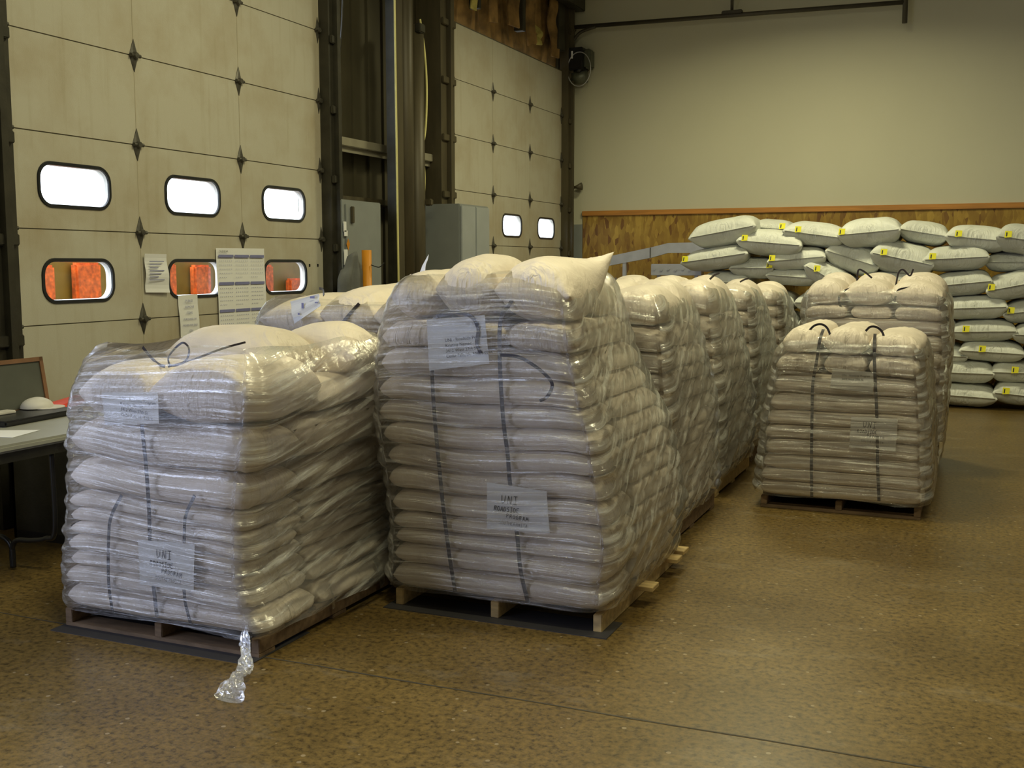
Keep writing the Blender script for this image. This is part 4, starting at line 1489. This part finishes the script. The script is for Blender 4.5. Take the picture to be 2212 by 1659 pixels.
# ---- loads behind the centre pallet, in a row
row = [
    ('D', 'second centre-row pallet', 5.84, 1.22, -1.60, [0.125, 0.22, 0.32, 0.42, 0.52, 0.61, 0.70, 0.80, 0.90, 1.0, 1.11, 1.245], 1.50, 101),
    ('E', 'third centre-row pallet', 7.34, 1.20, -1.66, [0.125, 0.24, 0.36, 0.48, 0.60, 0.72, 0.84, 0.96, 1.08, 1.24], 1.52, 131),
    ('F', 'fourth centre-row pallet', 8.82, 1.20, -1.70, [0.125, 0.24, 0.36, 0.48, 0.60, 0.72, 0.84, 0.96, 1.10, 1.22], 1.47, 161),
    ('G', 'fifth centre-row pallet', 10.3, 1.20, -1.72, [0.125, 0.25, 0.38, 0.50, 0.62, 0.74, 0.86, 0.98, 1.10, 1.20], 1.42, 191),
]
for (key, nm, y0, dp, xr, zs, top, sd) in row:
    ld = Load(key, 'on the ' + nm, [(0.1, xr - 1.02), (1.6, xr - 1.02)], [(0.1, xr + 0.03), (0.9, xr + 0.01), (1.5, xr - 0.04)], y0, dp, zs, None, sd, droop=0.03, taper=0.12)
    build_layers(ld, nm, {}, fine=(key == 'D'))
    for q, (a, b_, lb) in enumerate([(-1.0, -0.3, 'left'), (-0.34, 0.36, 'middle'), (0.3, 1.03, 'right')]):
        ld.sack(a, b_, 0.0, 0.66, zs[-1], top - 0.02, 'y', 'cream seed sack, crown layer, front %s, %s' % (lb, nm), sd + 60 + q, True, ea=(3.2, 2), eb=(2.6, 2), round_=0.14, wr=1.3)
        ld.sack(a, b_, 0.62, dp, zs[-1], top + 0.015, 'y', 'cream seed sack, crown layer, rear %s, %s' % (lb, nm), sd + 70 + q, True, ea=(3.2, 2), eb=(2.4, 2), round_=0.16)
    pallet(xr - 1.02, xr + 0.02, y0 + 0.02, y0 + dp, 'wooden pallet under the load, ' + nm, M['pine_dark'] if key != 'E' else M['pine'], z_top=0.125)
    wrap(ld, 'clear stretch film around the load on the ' + nm, 0.13, top - 0.06, n_per=200, nz_=80, inset=0.18, diag=2.0, ragged=0.03)
strap([(-1.99, 6.06, 1.49), (-1.96, 6.02, 1.505), (-1.93, 5.98, 1.53)], 'short black strap end poking up on the second pallet of the centre row', width=0.014, side=None)
strap([(-1.80, 7.75, 1.50), (-1.76, 7.72, 1.53), (-1.72, 7.70, 1.545)], 'short black strap end poking up on the third pallet of the centre row', width=0.014, side=None)
strap([(-1.86, 9.1, 1.46), (-1.82, 9.08, 1.48), (-1.78, 9.06, 1.49)], 'short black strap end poking up on the fourth pallet of the centre row', width=0.014, side=None)

# ---- load P: right-hand pallet
LP = Load('P', 'on the right-hand pallet', [(0.1, -1.325), (0.6, -1.285), (0.98, -1.225), (1.2, -1.18)], [(0.1, -0.275), (0.6, -0.30), (0.95, -0.335), (1.2, -0.355)],
          7.18, 1.10, [0.084, 0.182, 0.262, 0.36, 0.472, 0.562, 0.657, 0.771, 0.893, 1.03], None, 211, droop=0.02)
build_layers(LP, 'right-hand pallet', {8: 'three'})
for q, (a, b_, lb) in enumerate([(-1.0, -0.38, 'left'), (-0.40, 0.32, 'middle'), (0.26, 1.04, 'right')]):
    LP.sack(a, b_, 0.0, 1.08, 1.025, 1.20 - 0.03 * (q == 2), 'y', 'cream seed sack, crown layer, %s of three, right-hand pallet' % lb, 221 + q, True, ea=(5, 2), eb=(2.6, 2), round_=0.14, wr=1.2)
pallet(-1.30, -0.30, 7.20, 8.30, 'dark pallet with bottom boards under the right-hand load', M['pine_dark'], z_top=0.098)
wrap(LP, 'clear stretch film around the right-hand load of cream sacks', 0.096, 1.13, inset=0.14, diag=1.0)
strap([(-0.935, 7.24, 1.19), (-0.946, 7.17, 1.12), (-0.96, 7.155, 0.988), (-0.979, 7.155, 0.838), (-0.978, 7.155, 0.627), (-0.972, 7.155, 0.3), (-0.965, 7.165, 0.10)], 'left black strap down the front of the right-hand load')
strap([(-0.616, 7.24, 1.17), (-0.612, 7.17, 1.10), (-0.605, 7.155, 0.972), (-0.58, 7.155, 0.649), (-0.565, 7.155, 0.35), (-0.549, 7.165, 0.11)], 'right black strap down the front of the right-hand load')
strap([(-1.028, 7.24, 1.175), (-0.991, 7.24, 1.213), (-0.947, 7.24, 1.222), (-0.912, 7.24, 1.20), (-0.887, 7.23, 1.15)], 'black strap end arching over the left crown of the right-hand load', width=0.014, side=None)
strap([(-0.674, 7.24, 1.185), (-0.647, 7.24, 1.212), (-0.61, 7.24, 1.212), (-0.576, 7.24, 1.185), (-0.556, 7.23, 1.14)], 'black strap end arching over the right crown of the right-hand load', width=0.014, side=None)
sh = sheet('paper_sheet', [(-0.735, 7.148, 0.642), (-0.454, 7.148, 0.642), (-0.46, 7.148, 0.436), (-0.741, 7.148, 0.447)], 'sheet hand-lettered UNI ROADSIDE PROGRAM on the right-hand load', 'paper', mt=M['paper_dull'], on=front_of(LP, 0.026), group='paper sheets on the loads')
hand_sign(sh, -0.66, 0.580, front_of(LP, 0.0292), 'SOUTHERN@ITA', 1.0)
sh = sheet('paper_sheet', [(-0.86, 7.148, 0.95), (-0.60, 7.148, 0.93), (-0.61, 7.148, 0.80), (-0.87, 7.148, 0.82)], 'faint printed sheet beside the upper right strap of the right-hand load', 'paper', mt=M['paper_dull'], on=front_of(LP, 0.026), group='paper sheets on the loads')
for i_, tx in enumerate(['UNI - Roadside Program', '3412 West 27th St.']):
    printed('printed_text', tx, 0.017, front_of(LP, 0.0292), sh, M['ink'], -0.80, 0.90 - 0.024 * i_, 0)

# ---- load Q: behind the right-hand pallet
LQ = Load('Q', 'on the pallet behind the right-hand one', [(0.1, -1.28), (1.5, -1.25)], [(0.1, -0.27), (1.0, -0.235), (1.5, -0.27)],
          8.55, 1.15, [0.125, 0.24, 0.36, 0.48, 0.60, 0.72, 0.84, 0.96, 1.08, 1.19, 1.285], None, 251, droop=0.02)
build_layers(LQ, 'pallet behind right-hand one', {9: 'three'}, fine=False)
for q, (a, b_, lb) in enumerate([(-1.0, -0.40, 'left'), (-0.42, 0.28, 'middle'), (0.24, 1.02, 'right')]):
    LQ.sack(a, b_, 0.0, 0.62, 1.28, 1.49, 'y', 'cream seed sack, crown layer, front %s, behind the right-hand load' % lb, 261 + q, True, ea=(3, 2), eb=(2.6, 2), round_=0.14)
    LQ.sack(a, b_, 0.58, 1.15, 1.28, 1.54, 'y', 'cream seed sack, crown layer, rear %s, behind the right-hand load' % lb, 271 + q, True, ea=(3, 2), eb=(2.6, 2), round_=0.14)
pallet(-1.27, -0.28, 8.57, 9.7, 'pallet hidden behind the right-hand load', M['pine_dark'], z_top=0.125)
wrap(LQ, 'clear stretch film around the load behind the right-hand pallet', 0.14, 1.42, n_per=180, nz_=70, inset=0.16, diag=1.0)
strap([(-0.975, 8.62, 1.26), (-0.997, 8.56, 1.327), (-0.988, 8.58, 1.385), (-0.92, 8.60, 1.425), (-0.835, 8.60, 1.425)], 'black strap hooking over the left gap, load behind the right-hand one', width=0.016, side=None)
strap([(-0.911, 8.95, 1.47), (-0.903, 8.95, 1.56), (-0.86, 8.95, 1.55), (-0.80, 8.95, 1.50)], 'looped black strap end at the back left, load behind the right-hand one', width=0.014, side=None)
strap([(-0.622, 8.95, 1.44), (-0.605, 8.95, 1.54), (-0.573, 8.95, 1.565), (-0.522, 8.95, 1.52), (-0.498, 8.95, 1.57)], 'zigzag black strap end at the back right, load behind the right-hand one', width=0.013, side=None)
strap([(-0.60, 8.57, 1.33), (-0.58, 8.57, 1.41), (-0.53, 8.58, 1.43), (-0.45, 8.60, 1.44)], 'black strap hooking over the right gap, load behind the right-hand one', width=0.016, side=None)

# ------------------------------------------------------------------ loose sack pile against the strand board
PILE = [(-2.90,13.05,1.82,0.78,0.35,10),(-2.41,13.50,1.93,0.47,0.23,-5),(-2.34,13.05,1.70,0.73,0.32,-5),(-1.84,13.10,1.81,0.68,0.29,-8),(-1.22,13.05,1.80,0.66,0.34,5),(-0.65,13.25,1.83,0.51,0.27,-10),(-0.08,13.10,1.74,0.64,0.30,-6),(0.38,13.05,1.71,0.52,0.33,-8),(-2.99,13.05,1.54,0.78,0.29,8),(-2.03,13.10,1.53,0.65,0.28,5),(-1.40,13.15,1.50,0.61,0.35,-18),(-0.85,13.05,1.48,0.67,0.38,-12),(-0.29,13.05,1.53,0.66,0.29,3),(0.28,13.20,1.52,0.53,0.23,0),(-2.56,13.15,1.43,0.50,0.27,0),(-2.09,13.15,1.35,0.56,0.23,-4),(-1.63,13.05,1.30,0.63,0.29,-28),(-0.94,13.10,1.32,0.69,0.22,0),(-0.22,13.05,1.25,0.61,0.29,6),(0.32,13.05,1.22,0.57,0.31,12),(-0.61,13.10,1.04,0.56,0.27,0),(-0.08,13.05,0.99,0.66,0.28,3),(0.48,13.10,0.97,0.52,0.26,8),(-0.51,13.10,0.74,0.59,0.25,0),(0.02,13.05,0.74,0.67,0.26,2),(0.59,13.05,0.72,0.52,0.25,0),(-0.41,13.10,0.46,0.56,0.25,0),(0.12,13.05,0.52,0.65,0.25,-2),(0.71,13.10,0.53,0.52,0.24,0),(-0.14,13.05,0.27,0.58,0.27,0),(0.42,13.08,0.29,0.59,0.27,0),(-0.14,13.05,0.01,0.65,0.27,-2),(0.47,13.05,0.04,0.62,0.28,-4)]
COURSES = [(0, 8, 'top course'), (8, 14, 'second course down'), (14, 20, 'third course down'), (20, 23, 'fourth course down'), (23, 26, 'fifth course down'), (26, 29, 'sixth course down'), (29, 31, 'seventh course down'), (31, 33, 'course on the floor')]
PLACE = ['first', 'second', 'third', 'fourth', 'fifth', 'sixth', 'seventh', 'eighth']
TAGS = {1: 0.6, 2: -0.75, 3: -0.5, 4: -0.85, 6: -0.6, 7: -0.6, 8: -0.85, 9: -0.8, 11: -0.6, 12: -0.7, 14: 0.85, 16: -0.55, 17: -0.8, 18: -0.95, 19: -0.8, 22: -0.7, 24: -0.5, 27: -0.3, 30: -0.2, 32: -0.6}


def loose_sack(i, x, y, z, w_, t_, tilt, label, tagpos=None, depth=0.86, nu=30, nv=30):
    rot = Matrix.Rotation(R(-tilt), 3, 'Y')
    vs, fs = sack_mesh(depth, w_, t_, 300 + i, nu, nv, ea=(3.6, 2.0), eb=(4.2, 2.0), round_=-0.04, pinch=0.06, wr=0.9, sag=0.008)
    out_ = []
    h = Vector((0, 0, t_ / 2))
    for p in vs:
        q = Vector((-p.y, p.x, p.z))
        out_.append(rot @ (q - h) + h)
    me = bpy.data.meshes.new('loose_sack')
    me.from_pydata([tuple(p) for p in out_], [], fs)
    me.update()
    put_uv(me)
    o = link_mesh('loose_sack', me, M['sack_white'], None, (x, y + depth / 2, z), True)
    tag(o, label, 'sack', 'loose white sacks piled against the strand board')
    # sewn seam along the near end
    sm = MB()
    pts = []
    for k in range(15):
        u = -0.93 + 1.86 * k / 14
        px = u * w_ / 2
        py = -depth / 2 * (1 - 0.06 * (1 - u * u)) - 0.012 + 0.004 * nz3(u * 3, i, 0)
        p = rot @ (Vector((px, py, t_ / 2)) - h) + h
        pts.append(p + Vector((x, y + depth / 2, z)))
    ribbon([tuple(p) for p in pts], 0.03, 0.004, side=(0, 1, 0.15), n=2).build('sewn_hem', M['sack_white'], o)
    if tagpos is not None:
        px = tagpos * w_ / 2
        p = rot @ (Vector((px, -depth / 2 - 0.02, t_ / 2 + 0.03)) - h) + h + Vector((x, y + depth / 2, z))
        m_ = MB()
        m_.add([p + Vector((-0.035, -0.012, -0.035)), p + Vector((0.035, -0.012, -0.030)), p + Vector((0.040, 0.0, 0.035)), p + Vector((-0.030, 0.0, 0.038)),
                p + Vector((-0.035, -0.009, -0.035)), p + Vector((0.035, -0.009, -0.030)), p + Vector((0.040, 0.003, 0.035)), p + Vector((-0.030, 0.003, 0.038))],
               [(0, 1, 2, 3), (7, 6, 5, 4), (0, 4, 5, 1), (1, 5, 6, 2), (2, 6, 7, 3), (3, 7, 4, 0)])
        tg = m_.build('yellow_tag', M['yellow_tag'], o)
        m_ = MB()
        m_.add([p + Vector((-0.022, -0.0125, -0.02)), p + Vector((-0.010, -0.0125, -0.02)), p + Vector((-0.006, -0.0045, 0.022)), p + Vector((-0.018, -0.0045, 0.022))], [(0, 1, 2, 3)])
        m_.build('printed_mark', M['ink'], tg)
    return o


for (a, b_, cn) in COURSES:
    order = sorted(range(a, b_), key=lambda q: PILE[q][0])
    for r_, q in enumerate(order):
        x, y, z, w_, t_, tilt = PILE[q]
        lbl = 'loose white sack, %s from the left, %s of the back pile' % (PLACE[r_], cn)
        loose_sack(q, x, y, max(0.0, z), w_ * 1.04, t_ * 1.0, tilt, lbl, TAGS.get(q))
# lower courses behind the wrapped loads, which carry the pile's left half
k_ = 0
for ci, z in enumerate((0.0, 0.26, 0.52, 0.78, 1.03, 1.26)):
    for x in (-2.95, -2.35, -1.75, -1.15):
        if ci == 5 and x > -2.6:
            continue
        loose_sack(60 + k_, x + 0.06 * (ci % 2), 13.16, z, 0.60, 0.27 - 0.01 * (ci == 4), 0, 'loose white sack in the lower left courses hidden behind the wrapped loads', None, nu=16, nv=16)
        k_ += 1

# ------------------------------------------------------------------ papers on the big door
sh = sheet('notice_paper', [(-5.478, 6.113, 1.682), (-5.478, 6.338, 1.68), (-5.47, 6.355, 1.401), (-5.485, 6.118, 1.407)], 'curling white notice taped left of the lower middle door window', 'paper', curve=0.012)
for k in range(7):
    z = 1.625 - 0.022 * k
    mm = MB().box((-5.468, 6.145, z), (-5.466, 6.145 + 0.15 - 0.03 * (k % 3), z + 0.005))
    mm.build('text_line', M['ink_blue'], sh)
sh = sheet('strip_notice', [(-5.488, 6.458, 1.375), (-5.488, 6.677, 1.382), (-5.484, 6.69, 1.0), (-5.484, 6.476, 1.0)], 'narrow white strip notice with centred words below the middle window', 'paper', curve=0.006)
for k, tx in enumerate(['PLEASE', 'REMOVE', 'ITEMS', 'PURCHASES OR', 'MOVED FOR SALE', 'ON']):
    wd_ = {0: 0.05, 1: 0.055, 2: 0.04, 3: 0.075, 4: 0.085, 5: 0.015}[k]
    printed('printed_word', tx, 0.026 if k not in (3, 4) else 0.0205, lambda a, b_: (-5.476, a, b_), sh, M['ink_blue'], 6.575 - wd_, 1.325 - 0.045 * k - 0.0)
sh = sheet('wall_calendar', [(-5.488, 6.912, 1.732), (-5.488, 7.531, 1.736), (-5.484, 7.545, 0.98), (-5.484, 6.925, 0.98)], 'large white year planner taped between the lower door windows', 'calendar', curve=0.004)
for r_ in range(4):
    z = 1.66 - 0.215 * r_
    for cidx in range(3):
        y = 6.93 + 0.20 * cidx
        MB().box((-5.4805, y, z), (-5.4790, y + 0.185, z + 0.022)).build('month_bar', M['ink_blue'], sh)
        dm = MB()
        for rr_ in range(5):
            for dd in range(7):
                if rr_ == 4 and dd > 3:
                    continue
                yy, zz = y + 0.012 + 0.024 * dd, z - 0.030 - 0.032 * rr_
                dm.box((-5.4805, yy, zz), (-5.4795, yy + 0.006, zz + 0.005))
        dm.build('date_grid', M['ink_blue'], sh)
printed('printed_heading', 'CALENDAR', 0.022, lambda a, b_: (-5.476, a, b_), sh, M['ink'], 6.93, 1.70)
for y in (8.20, 8.33):
    o = MB().box((XW, y, 1.585), (XW + 0.004, y + 0.018, 1.61)).build('tape_mark', M['black'])
    tag(o, 'small black mark %s right of the lower right door window' % ('just' if y < 8.3 else 'farther'), 'mark', 'two black marks by the door track')

# ------------------------------------------------------------------ folding table at the left edge with its things
tb = empty('folding_table', (-4.62, 3.6, 0), 'grey folding table along the big door at the left edge', 'table')
MB().box((-5.06, 2.62, 0.715), (-4.22, 5.02, 0.755), bevel=0.012).build('table_top', M['table'], tb)
MB().box((-4.98, 2.7, 0.66), (-4.95, 4.95, 0.715)).box((-4.29, 2.7, 0.66), (-4.26, 4.95, 0.715)).build('apron_rail', M['steel_dark'], tb)
for y in (2.9, 4.12):
    MB().tube(smoothpath([(-4.95, y, 0.66), (-4.95, y, 0.25), (-4.90, y, 0.18), (-4.78, y, 0.175), (-4.70, y, 0.16), (-4.66, y, 0.11), (-4.655, y, 0.01)]), 0.014, 10).build('leg', M['black'], tb, smooth=True)
    MB().tube(smoothpath([(-4.35, y, 0.66), (-4.35, y, 0.25), (-4.42, y, 0.19), (-4.52, y, 0.17), (-4.62, y, 0.16), (-4.66, y, 0.11), (-4.662, y, 0.01)]), 0.014, 10).build('leg', M['black'], tb, smooth=True)
bx = empty('storage_crate', (-4.85, 4.9, 0), 'dark crate under the table in shadow by the door', 'crate')
MB().box((-5.2, 4.62, 0), (-4.3, 5.1, 0.05)).box((-5.2, 5.08, 0), (-4.3, 5.1, 0.55)).box((-5.2, 4.62, 0), (-5.18, 5.1, 0.55)).box((-4.32, 4.62, 0), (-4.3, 5.1, 0.55)).build('crate_body', M['black'], bx)
MB().box((-5.2, 4.62, 0.05), (-4.3, 4.64, 0.55)).build('crate_front', M['steel_dark'], bx)

fr = empty('framed_board', (-5.1, 4.60, 0.757), 'brown framed slate board leaning on the big door behind the table things', 'board')
rotL = Matrix.Rotation(R(-9), 3, 'Y')


def leaned(m_, x0, x1, y0, y1, z0, z1, piv=Vector((-5.03, 0, 0.757))):
    vs = [Vector((x, y, z)) for z in (z0, z1) for y in (y0, y1) for x in (x0, x1)]
    vs = [rotL @ (p - piv) + piv for p in vs]
    m_.add(vs, [(0, 2, 3, 1), (4, 5, 7, 6), (0, 1, 5, 4), (2, 6, 7, 3), (0, 4, 6, 2), (1, 3, 7, 5)])
    return m_


leaned(MB(), -5.03, -5.02, 4.10, 4.74, 0.765, 1.06).build('slate', M['slate'], fr)
for (a, b_, c_, d_) in ((4.08, 4.76, 1.045, 1.07), (4.08, 4.76, 0.757, 0.782), (4.08, 4.105, 0.757, 1.07), (4.735, 4.76, 0.757, 1.07)):
    leaned(MB(), -5.035, -5.012, a, b_, c_, d_).build('frame_rail', M['frame_wood'], fr)

cp = empty('white_hat', (-4.95, 4.60, 0.79), 'white domed hat resting on the black binder on the table', 'hat')
m_ = MB()
vs, fs = [], []
for i in range(9):
    a = math.pi / 2 * i / 8
    for k in range(20):
        b_ = 2 * math.pi * k / 20
        vs.append((-4.95 + 0.085 * math.cos(a) * math.cos(b_), 4.60 + 0.095 * math.cos(a) * math.sin(b_), 0.792 + 0.06 * math.sin(a)))
for i in range(8):
    for k in range(20):
        k2 = (k + 1) % 20
        fs.append((i * 20 + k, i * 20 + k2, (i + 1) * 20 + k2, (i + 1) * 20 + k))
m_.add(vs, fs)
m_.build('crown', M['white_plastic'], cp, smooth=True)
m_ = MB()
vs, fs = [], []
for k in range(13):
    b_ = -math.pi / 2 + math.pi * k / 12
    vs += [(-4.95 + 0.08 * math.cos(b_ + 0.9), 4.60 + 0.09 * math.sin(b_ + 0.9), 0.795), (-4.95 + (0.08 + 0.06 * math.cos(b_)) * math.cos(b_ + 0.9), 4.60 + (0.09 + 0.07 * math.cos(b_)) * math.sin(b_ + 0.9), 0.792)]
for k in range(12):
    fs.append((2 * k, 2 * k + 1, 2 * k + 3, 2 * k + 2))
m_.add(vs, fs)
m_.build('brim', M['white_plastic'], cp).modifiers.new('thickness', 'SOLIDIFY').thickness = 0.004
o = MB().box((-4.98, 4.12, 0.757), (-4.70, 4.72, 0.787), rot=Matrix.Rotation(R(5), 3, 'Z'), bevel=0.008).build('black_binder', M['black'])
tag(o, 'flat black binder lying on the grey table under the white hat', 'binder')
o = MB().box((-4.96, 4.25, 0.788), (-4.89, 4.40, 0.805), bevel=0.004).build('white_eraser', M['white_plastic'])
tag(o, 'small white block on the black binder at the left edge', 'eraser')
# red scoop standing at the table's far end
m_ = MB()
m_.add([(-5.05, 4.70, 0.757), (-4.93, 4.76, 0.757), (-4.96, 4.98, 0.775), (-5.05, 5.00, 0.775), (-5.05, 4.72, 0.785), (-4.94, 4.77, 0.785), (-4.97, 4.985, 0.815), (-5.06, 5.005, 0.815)],
       [(0, 1, 2, 3), (4, 7, 6, 5), (0, 4, 5, 1), (1, 5, 6, 2), (2, 6, 7, 3), (3, 7, 4, 0)])
o = m_.build('red_dustpan', M['red'])
tag(o, 'bright red plastic scoop at the far end of the grey table', 'scoop')
o = sheet('loose_paper', [(-4.62, 4.05, 0.7575), (-4.44, 4.14, 0.7575), (-4.37, 3.90, 0.7575), (-4.60, 3.86, 0.7575)], 'white sheet of paper lying flat near the table edge', 'paper', curve=0.0)
